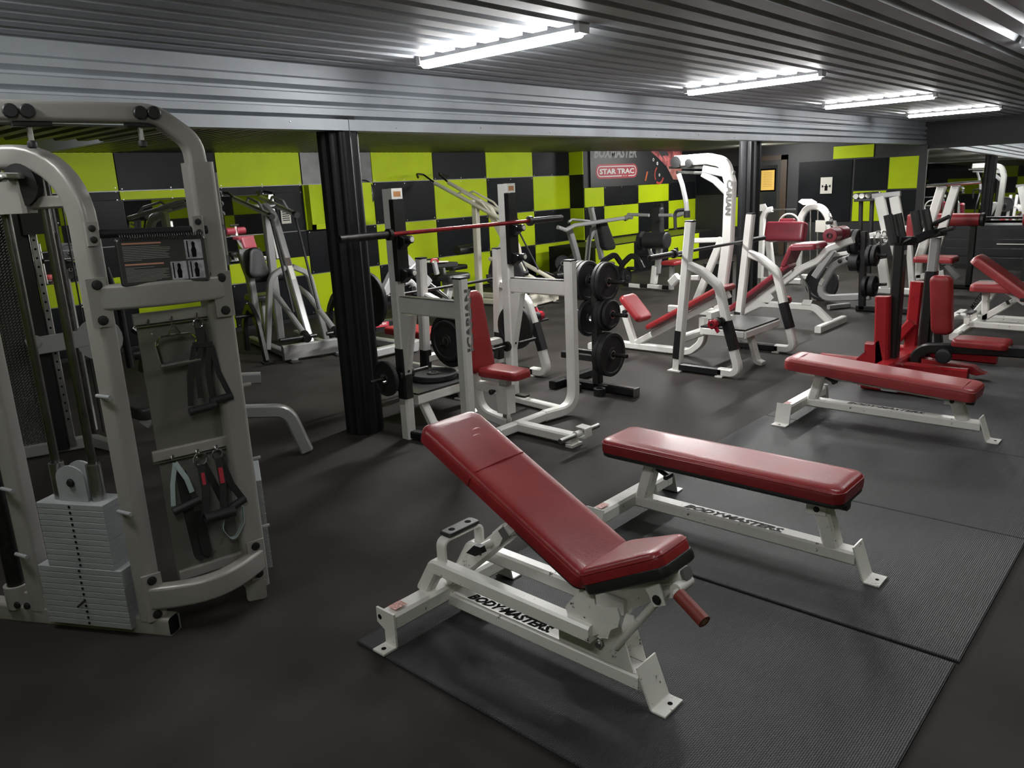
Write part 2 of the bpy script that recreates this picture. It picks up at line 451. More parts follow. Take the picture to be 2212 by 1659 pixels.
def screw_row(x0, x1, z0, z1, yy, ax='y'):
    for fx in (.03, .5, .97):
        for fz in (.05, .95):
            x = x0+(x1-x0)*fx; z = z0+(z1-z0)*fz
            p = (x, yy, z) if ax == 'y' else (yy, x, z)
            screws.lathe(p, (0,-1,0) if ax == 'y' else (-1,0,0), [(.009,0),(.009,.002),(.004,.003)], 6)
MIRZ = (.90, 1.755)
for k in range(len(EDGES)-1):
    for r, (z0, z1) in enumerate(ROWS):
        x0, x1 = EDGES[k], EDGES[k+1]; g = ((k-9+r) % 2 == 0)
        if x0 < 2.8 and r == 0: z1 = 2.62
        elif k == 6 and r == 0: z1 = 2.34
        if k == 8 and r == 0: continue
        if x0 < 5.4 and r == 1: panel(wall_back, 'y', YB, x0, x1, 1.765, z1, g); screw_row(x0, x1, 1.765, z1, YB-.018); continue
        if x0 < 5.4 and r == 2: panel(wall_back, 'y', YB, x0, x1, .625, .89, g); screw_row(x0, x1, .625, .89, YB-.018); continue
        panel(wall_back, 'y', YB, x0, x1, z0, z1, g); screw_row(x0, x1, z0, z1, YB-.018)
JOG = [12.5,13.146,14.385,15.605,16.8]
for r, (z0, z1) in enumerate(ROWS):
    panel(wall_jog, 'x', 12.5, 9.35, YB, z0, z1, r % 2 == 0); 
    for k in range(4):
        x0, x1 = JOG[k], JOG[k+1]
        if r == 0: continue
        panel(wall_jog, 'y', 9.35, x0, min(x1, XE), z0, 1.62 if r == 1 else z1, (k+r) % 2 == 1); screw_row(x0, min(x1, XE), z0, 1.62 if r == 1 else z1, 9.332)
part('panel_screws', screws, STEEL, wall_back)['kind'] = 'stuff'
# mirrors let into the back wall between black mullions, grey panel behind the column
for (x0, x1) in [(2.72, 3.36), (3.97, 5.14), (5.2, 5.95)]:
    b = B(); b.box(x0, x1, YB-.012, YB-.004, MIRZ[0], MIRZ[1]); part('mirror_pane', b, MIRROR, wall_back)
for (x0, x1) in [(-3.5, 2.7), (3.38, 3.95), (5.97, 6.41)]:
    b = B(); b.box(x0, x1, YB-.018, YB, MIRZ[0]-.01, MIRZ[1]+.01); part('wall_panel', b, BPANEL, wall_back)
b = B(); b.box(6.43, 7.65, YB-.02, YB, 1.875, 2.34); part('grey_panel', b, GREYPAN, wall_back)
b = B(); b.box(6.42, 12.5, YB-.03, YB-.001, 0, .05); b.box(XW, 6.42, YB-.03, YB-.001, 0, .05); struct('baseboard_back', b, BLACK)
b = B()
for z in (.625, 1.245, 1.87): b.box(XW, 12.5, YB-.024, YB-.004, z-.005, z+.005)
part('rail', b, TRIMALU, wall_back, 'thin bright aluminium joint strips')
# box-out beside the column: lime panels standing proud of the wall
b = B(); b.box(6.44, 6.50, YB-.14, YB-.02, 1.25, 1.865); b.box(6.44, 7.0, YB-.14, YB-.12, 1.25, 1.32); b.box(6.86, 7.4, YB-.30, YB-.02, 1.31, 1.865); part('lime_box_out', b, LIME, wall_back)
# low plinth in front of the jog
plinth = B(); plinth.box(11.35, 15.9, 8.32, 9.33, 0, .60); plinth = struct('trim_plinth', plinth, BLACK)
for k in range(3): panel(plinth, 'y', 8.32, 11.4+1.24*k, 11.4+1.24*(k+1), .05, .58, k % 2 == 0)
# end wall panels, door, mirror
for (y0, y1, z0, z1, g) in [(4.56,5.10,1.32,1.93,True),(5.12,5.76,1.32,1.93,False),(5.12,5.76,.70,1.30,True),(4.56,5.10,.70,1.30,False),(5.4,6.2,1.95,2.2,True),(5.8,6.9,.70,1.93,False),(8.05,8.5,.6,1.25,True),(8.2,9.3,1.32,1.93,False)]:
    panel(wall_end, 'x', XE, y0, y1, z0, z1, g, .02)
b = B(); b.prism([(XE-.058,-3.4,.62),(XE-.005,-3.4,.62),(XE-.005,-3.4,2.04),(XE-.034,-3.4,2.04)], (0,7.8,0)); part('mirror_pane', b, MIRROR, wall_end)
b = B()
for y in (4.41, 2.6, .8, -1.0): b.box(XE-.0585, XE-.008, y-.005, y+.005, .62, 2.04)
part('mirror_joint', b, TRIMALU, wall_end)
b = B(); b.box(XE-.05, XE, 4.42, 4.56, 0, 2.13); struct('trim_corner', b, DARKW)
b = B(); b.box(XE-.05, XE, 7.15, 7.28, 0, 2.1); b.box(XE-.05, XE, 8.0, 8.1, 0, 2.1); b.box(XE-.05, XE, 7.15, 8.1, 2.0, 2.1); struct('trim_door', b, BROWN)
b = B(); b.box(XE-.03, XE, 7.28, 8.0, 0.01, 2.0); d1 = struct('door_1', b, mat('dark_door', (.03,.028,.028), .4))
b = B(); b.box(XE-.034, XE-.028, 7.36, 7.92, 1.0, 1.9); part('door_pane', b, mat('dark_glass', (.02,.022,.024), .08), d1)
# checkered panels on the hidden near and left walls, met only in the mirrors
for k in range(16):
    for r, (z0, z1) in enumerate(ROWS):
        if (k+r) % 2 == 0: panel(wall_near, 'y-', YN, XW+.1+1.243*k, XW+.1+1.243*(k+1), z0, z1, True)
for k in range(10):
    for r, (z0, z1) in enumerate(ROWS):
        if (k+r) % 2 == 0: panel(wall_left, 'x+', XW, YN+.1+1.243*k, YN+.1+1.243*(k+1), z0, z1, True)
# fluted columns
def column(x, y, h, nm):
    bb = B(); seg = 96
    vs_ = []; prof = [(.0, 1.0), (h, 1.0)]
    for z, s_ in prof:
        for i in range(seg):
            g = 2*math.pi*i/seg; r = (.128 + .011*max(-.6, math.cos(12*g)))*s_
            vs_.append((x+r*math.cos(g), y+r*math.sin(g), z))
    bb.add(vs_, [(i, (i+1)%seg, seg+(i+1)%seg, seg+i) for i in range(seg)]+[tuple(range(seg-1,-1,-1)), tuple(range(seg, 2*seg))])
    return struct(nm, bb, mat('column_sheet', (.012,.0125,.014), .45, spec=.25))
column(3.37, 4.60, 2.2, 'trim_column_1'); column(9.9, 4.72, 2.2, 'trim_column_2')

# ------------------------------------------------------------------ batten lamps
def batten(x, y0, y1, z, label, lens, grp):
    t = thing('batten_lamp', label, 'ceiling lamp', (x, (y0+y1)/2, z), grp)
    bb = B(); bb.prism([(x-.045, y0-.02, z+.055),(x+.045, y0-.02, z+.055),(x+.038, y0-.02, z+.018),(x-.038, y0-.02, z+.018)], (0, y1-y0+.04, 0)); part('housing', bb, LAMPB, t)
    bb = B()
    for e in (y0-.035, y1+.0): bb.prism([(x-.05,e,z+.06),(x+.05,e,z+.06),(x+.043,e,z),(x-.043,e,z)], (0,.035,0))
    part('end_cap', bb, LAMPB, t)
    bb = B(); bb.prism([(x-.039, y0, z+.022),(x+.039, y0, z+.022),(x+.034, y0, z-.008),(x+.018, y0, z-.018),(x-.018, y0, z-.018),(x-.034, y0, z-.008)], (0, y1-y0, 0)); part('diffuser', bb, lens, t)
    return t
LW = 'batten lamps under the corrugated ceiling'
batten(1.6, 6.2, 7.4, 2.64, 'unseen batten lamp added in the raised recess at the left end', LENS, 'added batten lamps under the low ceiling')  # added out of sight to light the opening's pale side and the wall
for x, l in ((3.60,'bright batten lamp nearest the camera, long and low across the ceiling ribs'),(6.92,'second batten lamp from the camera along the corrugated ceiling'),(10.30,'third batten lamp from the camera along the corrugated ceiling'),(13.70,'farthest batten lamp, small, near the far end wall')):
    batten(x, 2.70, 3.92, 2.482, l, LENS, LW)
batten(.25, 2.70, 3.92, 2.482, 'guessed batten lamp added out of frame above the cable station', LENS, LW)  # guessed fitting, added so the cable station's near faces are lit
for x, l in ((6.72,'batten lamp whose end just shows at the right edge of the photo'),(3.3,'invented batten lamp added out of frame above the incline bench'),(-.1,'guessed batten lamp added out of frame behind the camera')):  # the two out of frame are added to light the floor and benches
    batten(x, -.03, 1.19, 2.482, l, LENS, LW)
for x, l in ((5.6,'unseen batten lamp added under the low ceiling behind the first fluted column'),(8.9,'unseen batten lamp added under the low ceiling, middle of the hidden row'),(12.6,'unseen batten lamp added under the low ceiling before the red logo banner')):  # guessed row, added behind the bulkhead to light the checkered wall
    t = batten(0, -.6, .6, 2.245, l, LENSLOW, 'added batten lamps under the low ceiling')
    t.location = (x, 5.0, 2.245); t.rotation_euler.z = math.pi/2

t = batten(0, -.3, .3, 2.245, 'short unseen batten lamp added under the low ceiling behind the far fluted column', LENSLOW, 'added batten lamps under the low ceiling')  # added behind the column to brighten the far lime panels
t.location = (15.35, 7.33, 2.245); t.rotation_euler.z = math.radians(25.5)-math.pi/2

# ------------------------------------------------------------------ rubber mats
for i, (x0, x1, lab) in enumerate([(1.573,2.806,'textured black rubber mat under the inclined red bench, nearest the camera'),(2.826,4.036,'textured black rubber mat under the middle flat bench'),(4.044,5.255,'textured black rubber mat between the two flat benches'),(5.262,6.48,'textured black rubber mat under the far flat bench'),(6.488,7.70,'textured black rubber mat under the red and black machine')]):
    dx = (.008, 0, .01, 0, .01)[i]
    t = .013; b = B()
    P = [(x0, .507+dx), (x1, .507+dx), (x1, 2.326+dx), (x0, 2.326+dx)]
    e = .004
    b.add([(x,y,0) for x,y in P]+[(x,y,t-e) for x,y in P]+[(x+(e if x==x0 else -e), y+(e if y<1 else -e), t) for x,y in P],
          [(3,2,1,0),(8,9,10,11)]+[(k*4+j, k*4+(j+1)%4, k*4+4+(j+1)%4, k*4+4+j) for k in range(2) for j in range(4)])
    solo('rubber_mat', b, MATR, lab, 'floor mat', 'rubber mats laid on the floor')

# ------------------------------------------------------------------ benches
X_, Y_, Z_ = V((1,0,0)), V((0,1,0)), V((0,0,1))
MT = .013
def foot_plate(bb, p_top, out, drop_out, z_top, w, fl=.07, side=None, t=.008):
    """bent plate: starts at p_top, slopes outward to the floor, then a flange; out is a unit vector"""
    out = vv(out); p = vv(p_top); sd = vv(side)
    a = V((p.x, p.y, z_top)); c = V((p.x, p.y, MT+t/2)) + out*drop_out; e = c + out*fl
    bb.sweep([a, c, e], w, t, side=sd, r=.012, n=3, ch=.3)
    return e
def flat_bench(cx, yo, label, pad_mat, tilt=0., board=True, txt=INK, pad_drop=0.):
    t = thing('flat_bench', label, 'bench', (cx, 1.55+yo, 0), 'flat benches on the mats')
    def y(v): return v+yo
    b = B()
    b.bar((cx-.33,y(2.145),.105),(cx+.33,y(2.145),.105),.072,.085,side=Z_); part('cross_beam', b, CHIP, t)
    b = B()
    foot_plate(b, (cx-.333,y(2.145),0), -X_, .035, .155, .105, .06, Y_); foot_plate(b, (cx+.333,y(2.145),0), X_, .035, .155, .105, .06, Y_); 
    part('foot', b, CHIP, t)
    b = B(); foot_plate(b, (cx,y(1.005),0), -Y_, .05, .165, .11, .065, X_); part('foot', b, CHIP, t)
    b = B(); b.lathe((cx-.405,y(2.145),MT+.0085), Z_, [(.008,0),(.008,.001)], 10); b.lathe((cx,y(.915),MT+.0085), Z_, [(.008,0),(.008,.001)], 10); part('bolt_hole', b, INK, t)
    b = B(); b.bar((cx,y(2.11),.103),(cx,y(1.0),.103),.062,.08,side=Z_); beam = part('main_beam', b, CHIP, t)
    text('lettering', 'BODY\u00b7MASTERS.', txt, beam, (cx-.028, y(1.83), .1345), (0,-1,0), (1,0,0), .045, .50, shear=.35, bold=.045)
    b = B(); b.prism([(cx-.31,y(2.125),.1485),(cx-.24,y(2.125),.1485),(cx-.24,y(2.165),.1485),(cx-.31,y(2.165),.1485)], (0,0,.0006)); part('warning_sticker', b, mat('pink_sticker', (.55,.30,.27), .6, var=.4, vscale=120), t)
    b = B(); b.bar((cx,y(2.075),.125),(cx,y(2.02),.325),.075,.065,side=X_); part('rear_post', b, CHIP, t)
    b = B(); b.bar((cx,y(1.105),.125),(cx,y(1.165),.32-pad_drop),.075,.07,side=X_); part('front_post', b, CHIP, t)
    b = B(); b.box(cx-.045,cx-.037,y(1.13),y(1.215),.27-pad_drop,.345-pad_drop); b.box(cx+.037,cx+.045,y(1.13),y(1.215),.27-pad_drop,.345-pad_drop); part('hinge_bracket', b, CHIP, t)
    part('bolt', bolts([(cx-.045,y(1.17),.295-pad_drop)], (-1,0,0), .011), BLACKPL, t)
    b = B(); b.cyl((cx-.02,y(1.985),.30),(cx-.02,y(1.925),.275),.012); b.bar((cx-.05,y(1.92),.273),(cx+.01,y(1.92),.273),.02,.022,side=Z_); part('pin_knob', b, BLACKPL, t)
    # pad and its carrier
    a = V((cx, y(2.25), .352)); c = V((cx, y(1.03), .352-tilt)); d = (c-a).normalized(); nz = X_.cross(d).normalized(); nz = nz if nz.z > 0 else -nz
    b = B(); b.bar(a+d*.05-nz*.022, c-d*.06-nz*.022, .05, .045, side=X_); car = part('pad_carrier', b, CHIP, t)
    b = B(); b.bar(c-d*.062-nz*.022, c-d*.02-nz*.022, .052, .047, side=X_); part('end_cap', b, BLACKPL, car)
    L = (c-a).length
    if board:
        b = B(); b.pad(a, X_, d, nz, rrect(-.148,.148,0.004,L-.004,.05,5), .026, .004, 0); part('pad_board', b, BLACKPL, t)
        a = a+nz*.02
    b = B(); b.pad(a, X_, d, nz, rrect(-.152,.152,0,L,.05,6), .072 if board else .085, .024, .006); pad = part('pad', b, pad_mat, t)
    b = B(); o = [(x*1.004, yy) for x, yy in rrect(-.151,.151,.001,L-.001,.05,6)]
    zz = .052 if board else .064
    pts = [a + X_*p[0] + d*p[1] + nz*zz for p in o]; b.tube(pts+[pts[0]], .0028, seg=6); part('piping', b, pad_mat, pad)
    if not board:
        for s in (.09, L-.075):
            b = B(); b.tube([a-X_*.152+nz*.05+d*s, a-X_*.13+nz*.085+d*s, a+nz*.092+d*s, a+X_*.13+nz*.085+d*s, a+X_*.152+nz*.05+d*s], .003, seg=6); part('seam', b, pad_mat, pad)
    return t
flat_bench(3.235, 0., 'flat red bench with black underside standing between the other two red benches', RED, 0., True, FADED)
flat_bench(5.475, 0., 'low flat red bench with creased end in front of the red and black machine', REDL, .075, False, FADED, .045)

def incline_bench():
    c = 1.972
    t = thing('incline_bench', 'red incline bench with chipped white frame on the nearest rubber mat', 'bench', (c, 1.65, 0))
    b = B(); b.bar((c-.335,2.215,.112),(c+.30,2.215,.112),.07,.085,side=Z_); part('cross_beam', b, CHIP, t)
    # near end plate with cut-out and flange
    b = B(); x = c-.342
    b.prism([(x,2.268,.158),(x,2.268,.095),(x,2.225,.075),(x,2.225,.02),(x,2.163,.02),(x,2.163,.11),(x,2.163,.158)], (.009,0,0))
    b.box(x-.062,x+.005,2.163,2.228,MT,MT+.008); part('foot', b, CHIP, t)
    b = B(); b.lathe((x-.0005,2.248,.122), (-1,0,0), [(.011,0),(.011,.0006)], 14); b.lathe((x-.035,2.195,MT+.0082), Z_, [(.010,0),(.010,.0006)], 14); part('bolt_hole', b, INK, t)
    b = B(); foot_plate(b, (c+.303,2.215,0), X_, .03, .155, .10, .06, Y_); part('foot', b, CHIP, t)
    b = B(); b.lathe((c+.365,2.215,MT+.0085), Z_, [(.009,0),(.009,.0006)], 12); part('bolt_hole', b, INK, t)
    b = B(); b.prism([(c-.31,2.19,.1555),(c-.25,2.19,.1555),(c-.25,2.235,.1555),(c-.31,2.235,.1555)], (0,0,.0006)); part('warning_sticker', b, MATS['pink_sticker'], t)
    # low beam with lettering
    b = B(); b.bar((c,2.18,.085),(c,1.265,.085),.062,.088,side=Z_); beam = part('main_beam', b, CHIP, t)
    b = B(); b.box(c-.036,c+.036,1.60,2.15,.1155,.118); part('letter_strip', b, CHIP, beam)
    text('lettering', 'BODY\u00b7MASTERS.', INK, beam, (c-.029, 2.085, .118), (0,-1,0), (1,0,0), .046, .42, shear=.35, bold=.045)
    # upper pair of rails, rear legs
    for sgn, nm in ((-1,'near'),(1,'far')):
        x = c+sgn*.105
        b = B(); b.sweep([(x,2.245,.14),(x,2.165,.268),(x,1.40,.258)], .055, .062, side=X_, r=.02, n=2); part('rail', b, CHIP, t)
    # mast with selector knob, telescoping sleeve
    b = B(); b.bar((c,2.20,.155),(c,1.865,.455),.062,.062,side=X_); part('mast', b, CHIP, t)
    b = B(); b.bar((c,1.89,.435),(c,1.78,.535),.05,.05,side=X_); b.bar((c,1.905,.42),(c,1.85,.47),.066,.066,side=X_); part('mast_sleeve', b, CHIP, t)
    b = B(); b.bar((c-.0335,1.872,.452),(c-.0335,1.845,.476),.002,.04,side=X_); b.prism([(c-.034,1.885,.40),(c-.034,1.85,.435),(c-.034,1.81,.47),(c-.034,1.86,.45)], (.001,0,0)); part('height_label', b, FADED, t)
    b = B(); b.cyl((c-.02,1.93,.405),(c-.085,1.93,.405),.016); k = part('pin_housing', b, CHIP, t)
    b = B(); b.prism([(c-.085,1.99,.375),(c-.085,1.945,.418),(c-.085,1.91,.42),(c-.085,1.90,.40),(c-.085,1.94,.375)], (-.022,0,0)); part('selector_knob', b, BLACKPL, t)
    # handle hoop with black pad
    b = B(); b.sweep([(c-.105,2.13,.285),(c-.105,2.13,.385),(c+.105,2.13,.385),(c+.105,2.13,.285)], .05, .012, side=Y_, r=.03, n=4, ch=.3); part('support_hoop', b, CHIP, t)
    b = B(); b.pad((c-.085,2.098,.391), X_, Y_, Z_, rrect(0,.17,0,.062,.012,3), .02, .005, 0); hp = part('rubber_stop', b, BLACKPL, t)
    b = B(); b.lathe((c-.045,2.129,.411),Z_,[(.014,0),(.012,.0012)],14); b.lathe((c+.045,2.129,.411),Z_,[(.014,0),(.012,.0012)],14); part('stop_screw', b, INK, hp)
    # hinge plates
    for sgn in (-1, 1):
        x = c+sgn*.098
        b = B(); b.prism([(x,1.452,.468),(x,1.40,.468),(x,1.388,.365),(x,1.300,.385),(x,1.290,.355),(x,1.298,.318),(x,1.428,.226),(x,1.448,.232)], (.009*sgn,0,0)); part('hinge_plate', b, CHIP, t)
        b = B(); b.prism([(x,1.45,.40),(x,1.515,.315),(x,1.505,.29),(x,1.45,.29)], (.009*sgn,0,0)); part('gusset', b, CHIP, t)
    # lower gusset box on the main beam
    for sgn in (-1, 1):
        x = c+sgn*.036
        b = B(); b.prism([(x,1.60,.118),(x,1.60,.20),(x,1.50,.20),(x,1.42,.20),(x,1.385,.21),(x,1.365,.275),(x,1.335,.275),(x,1.283,.118)], (.006*sgn,0,0)); part('gusset', b, CHIP, t)
    part('bolt', bolts([(c-.043,1.415,.185)], (-1,0,0), .014, .02), STEEL, t)
    b = B(); foot_plate(b, (c,1.262,0), -Y_, .055, .155, .115, .055, X_); part('foot', b, CHIP, t)
    b = B(); b.lathe((c+.012,1.175,MT+.0085), Z_, [(.009,0),(.009,.0006)], 12); part('bolt_hole', b, INK, t)
    # back pad
    p0 = V((c,1.425,.405)); p1 = V((c,2.188,.795)); d = (p1-p0).normalized(); L = (p1-p0).length; nz = d.cross(X_).normalized(); nz = nz if nz.z > 0 else -nz
    b = B(); b.bar(p0+d*.02-nz*.005, p0+d*(L-.2)-nz*.005, .05, .03, side=X_); part('pad_carrier', b, CHIP, t)
    b = B(); b.pad(p0, X_, d, nz, rrect(-.142,.142,.004,.34,.04,5), .02, .004, 0); part('pad_board', b, BLACKPL, t)
    ol = rrect(-.148,.148,0,L,.045,6)
    b = B(); b.pad(p0+nz*.012, X_, d, nz, ol, .066, .022, .005); pad = part('back_pad', b, RED, t)
    b = B(); pts = [p0 + X_*p[0]*1.003 + d*p[1] + nz*.060 for p in ol]; b.tube(pts+[pts[0]], .0028, seg=6); part('piping', b, RED, pad)
    s = L*.655; q = p0+d*s+nz*.012
    b = B(); b.tube([q-X_*.151+nz*.01, q-X_*.150+nz*.045, q-X_*.125+nz*.067, q+nz*.0725, q+X_*.125+nz*.067, q+X_*.150+nz*.045, q+X_*.151+nz*.01], .0042, bend=.01, seg=6); part('seam', b, RED, pad)
    b = B()
    for (dx, ds) in ((.02,.83),(.045,.865)):
        q2 = p0+d*L*ds+X_*dx+nz*.082; b.add([q2+X_*(.022*math.cos(g))+d*(.010*math.sin(g)) for g in [k*math.pi/5 for k in range(10)]]+[q2+nz*.005], [(k,(k+1)%10,10) for k in range(10)])
    part('dent', b, REDL, pad, 'pale worn spots in the vinyl')
    # seat
    s0 = V((c,1.405,.405)); s1 = V((c,1.125,.537)); d = (s1-s0).normalized(); L = (s1-s0).length; nz = X_.cross(d).normalized(); nz = nz if nz.z > 0 else -nz
    b = B(); b.pad(s0, X_, d, nz, rrect(-.144,.144,.003,L+.004,.035,5,.046), .040, .004, 0); part('pad_board', b, BLACKPL, t)
    ol = rrect(-.148,.148,0,L,.038,6,.05)
    b = B(); b.pad(s0+nz*.034, X_, d, nz, ol, .055, .02, .004); seat = part('seat_pad', b, RED, t)
    b = B(); pts = [s0 + X_*p[0]*1.003 + d*p[1] + nz*.072 for p in ol]; b.tube(pts+[pts[0]], .0028, seg=6); part('piping', b, RED, seat)
    b = B(); b.bar(s0+d*.05-nz*.018, s1-d*.0-nz*.018, .055, .042, side=X_); part('seat_carrier', b, CHIP, t)
    b = B(); b.bar(s1-d*.004-nz*.018, s1+d*.012-nz*.018, .045, .034, side=X_); part('end_cap', b, FADED, t)
    # roller tee with one grip, adjusting strut
    e = s1-d*.01-nz*.045
    b = B(); b.cyl(e-X_*.06, e+X_*.02, .020); part('handle_tube', b, CHIP, t)
    g0 = e-X_*.055+V((0,0,-.008)); g1 = g0+V((-.035,-.115,-.045))
    b = B(); b.cyl(e-X_*.03, g0, .018); b.cyl(g0, g0+(g1-g0)*.1, .0175); part('handle_arm', b, CHIP, t)
    b = B(); b.cyl(g0+(g1-g0)*.08, g1, .0215, 18); gr = part('grip', b, GRIP, t, 'dark red rubber grip')
    b = B(); b.cyl(g1-(g1-g0)*.02, g1+(g1-g0)*.004, .011, 12); part('grip_core', b, TAN, gr)
    st1 = s0+d*(L*.74)-nz*.062-X_*.045; st0 = V((c-.045,1.350,.195))
    b = B(); b.cyl(st0, st1, .0135); part('strut', b, CHIP, t)
    b = B()
    for dx in (-.03, .03):
        q = st1+X_*dx; b.prism([q+d*.03+nz*.05, q-d*.03+nz*.05, q-d*.022-nz*.022, q+d*.022-nz*.022], X_*.006)
    part('strut_bracket', b, CHIP, t)
    part('bolt', bolts([st1-X_*.032], (-1,0,0), .013, .008), BLACKPL, t)
    b = B(); b.cyl(st1+X_*.0, st1+X_*.09, .012); part('pivot_pin', b, CHIP, t)
    b = B(); b.cyl((c-.11,1.43,.425),(c+.11,1.43,.425),.017); part('hinge_rod', b, BLACKPL, t)
    return t
incline_bench()

# ------------------------------------------------------------------ barbells, racks, plate trees
def barbell(x0, x1, y, z, label, shaft, sleeve=.41, zr=0.):
    """olympic bar lying along X; zr lifts the x1 end"""
    t = thing('barbell', label, 'barbell', ((x0+x1)/2, y, z), 'barbells')
    a, c = V((x0, y, z)), V((x1, y, z+zr)); d = (c-a).normalized()
    b = B(); b.cyl(a+d*sleeve, c-d*sleeve, .0145, 14); part('shaft', b, shaft, t)
    for p, s in ((a, 1), (c, -1)):
        b = B(); b.lathe(p, d*s, [(.018,0),(.0245,.004),(.0245,sleeve-.03),(.0245,sleeve-.028)], 20); sl = part('sleeve', b, DKCHROME, t)
        b = B(); b.lathe(p, d*s, [(.03,sleeve-.028),(.038,sleeve-.026),(.038,sleeve),(.03,sleeve+.006)], 20); part('collar', b, DKCHROME, t)
        b = B(); b.lathe(p-d*s*.001, d*s, [(.012,0),(.012,.004)], 12); part('end_bolt', b, INK, sl)
    return t
def lock_collar(p, ax, label):
    ax = vv(ax).normalized(); p = vv(p)
    t = thing('lock_collar', label, 'collar', tuple(p), 'red lock collars')
    b = B(); b.lathe(p, ax, [(.028,0),(.042,.002),(.042,.05),(.036,.055),(.028,.055)], 8); part('body', b, REDCL, t)
    b = B(); s = ax.orthogonal().normalized(); b.bar(p+ax*.03+s*.035, p+ax*.045+s*.085, .016, .03, side=ax); part('lever', b, REDCL, t)
    b = B(); b.lathe(p-ax*.045, ax, [(.038,0),(.042,.01),(.042,.042),(.03,.046)], 14); part('sleeve', b, BLACKPL, t)
    return t

def shoulder_press():
    t = thing('shoulder_press_rack', 'white shoulder press rack with red upright seat and dark red barbell', 'press rack', (3.98, 3.75, 0))
    for x, side in ((3.43,-1),(4.555,1)):
        b = B(); b.bar((x,4.17,0.0),(x,4.17,1.735),.075,.085,side=X_); up_ = part('upright', b, WHITE, t)
        b = B(); b.box(x-.047,x+.047,4.085,4.128,1.13,1.665); part('catch_plate', b, BLACK, up_)
        b = B(); b.box(x-.046,x+.046,4.095,4.13,1.668,1.737); cp = part('top_cap', b, WHITE, up_)
        b = B(); b.box(x-.030,x+.030,4.0945,4.096,1.683,1.718); part('cap_label', b, TAN, cp)
        for z in (1.405, 1.185):
            b = B(); b.lathe((x+.01,4.12,z), (0,-1,0), [(.026,0),(.026,.125),(.022,.13)], 16); hk = part('bar_hook', b, BLACKPL, up_)
            b = B(); b.lathe((x+.01,3.99,z), (0,-1,0), [(.017,0),(.017,.003),(.01,.004)], 14); part('hook_end', b, PAPER, hk)
            b = B(); b.prism([(x-.03,4.09,z-.07),(x-.03,4.03,z-.03),(x-.03,4.03,z+.01),(x-.03,4.09,z+.03)], (.06,0,0)); part('hook_web', b, BLACK, hk)
        b = B(); b.bar((x,4.13,.965),(x,3.57,.965),.06,.115,side=X_); arm = part('side_arm', b, WHITE, t)
        b = B(); b.box(x-.031,x+.031,3.59,4.12,1.0225,1.026); part('arm_guard', b, BLACK, arm)
        b = B()
        if side > 0: b.sweep([(x,3.55,1.165),(x,3.55,.05),(x-.30,3.60,.05)], .078, .078, side=Y_, r=.16, n=8)
        else: b.sweep([(x,3.55,1.165),(x,3.55,.05),(x+.30,3.60,.05)], .078, .078, side=Y_, r=.16, n=8)
        fp = part('front_post', b, WHITE, t)
        b = B(); b.box(x-.036,x+.036,3.514,3.586,1.163,1.176); part('post_cap', b, BLACKPL, fp)
        b = B(); b.bar((x,4.2,.035),(x-side*.06,3.62,.035),.065,.055,side=X_); part('floor_runner', b, BLACK if side < 0 else WHITE, t)
        b = B(); b.bar((x,4.17,.30),(x,4.17,.66),.082,.092,side=X_) if side < 0 else b.box(x-.03,x+.03,4.02,4.26,.066,.078); part('wear_sleeve', b, BLACK, t)
        b = B(); b.cyl((x+side*.03,4.17,.475),(x+side*.30,4.17,.475),.015,12); b.lathe((x+side*.038,4.17,.475),(side,0,0),[(.04,0),(.04,.025),(.03,.03)],16); part('storage_peg', b, DKCHROME, t)
        b = B(); b.cyl((x-side*.03,4.17,.475),(x-side*.22,4.17,.475),.0135,12); b.lathe((x-side*.038,4.17,.475),(-side,0,0),[(.04,0),(.04,.025),(.03,.03)],16); part('storage_peg', b, DKCHROME, t)
        part('bolt', bolts([(x, 4.125, .50)], (0,-1,0), .012), BLACKPL, t)
        b = B(); b.prism([(x-.03,4.13,.90),(x-.03,4.02,.90),(x-.03,4.13,.45)], (.06,0,0)); part('gusset', b, WHITE, t)
    text('lettering', 'ICARIAN', FADED, t, (3.480,3.5105,.70), (0,0,1), (-1,0,0), .062, .40, shear=0., bold=.05)
    b = B()
    for k in range(3): b.box(3.446+.009*k,3.4485+.009*k,3.5085,3.5093,.70,1.10)
    part('letter_stripe', b, WHITE, t)
    b = B(); b.bar((3.75,3.60,.05),(4.27,3.60,.05),.07,.065,side=Z_); part('cross_beam', b, WHITE, t)
    part('bolt', bolts([(4.32,3.562,.05),(3.70,3.562,.05)], (0,-1,0), .013), BLACKPL, t)
    b = B(); b.bar((3.965,3.60,.052),(3.955,3.08,.052),.085,.07,side=X_); part('center_beam', b, WHITE, t)
    b = B(); b.box(3.90,4.01,3.06,3.12,0,.02); part('foot', b, WHITE, t)
    b = B(); b.cyl((3.74,3.035,.10),(4.16,3.035,.10),.017,14); part('foot_rod', b, STEEL, t)
    b = B(); b.sweep([(3.985,3.065,.06),(3.985,2.99,.07),(3.985,2.99,.135),(3.985,3.065,.14)], .075, .008, side=X_, r=.01, n=2); b.lathe((3.90,3.035,.10),X_,[(.024,0),(.024,.06)],14); part('rod_bracket', b, WHITE, t)
    b = B(); b.sweep([(3.97,4.02,.95),(3.97,4.02,.40),(3.97,3.98,.10),(3.97,3.70,.055)], .075, .07, side=X_, r=.16, n=8); part('seat_mast', b, WHITE, t)
    b = B(); b.bar((3.97,3.99,.30),(3.97,3.76,.30),.065,.07,side=X_); part('seat_arm', b, WHITE, t)
    b = B(); b.box(3.925,4.015,3.66,3.76,.13,.335); part('seat_post', b, WHITE, t)
    b = B(); b.box(3.942,3.998,3.675,3.745,.335,.40); b.box(3.95,3.99,3.69,3.73,.06,.13); part('post_tube', b, STEEL, t)
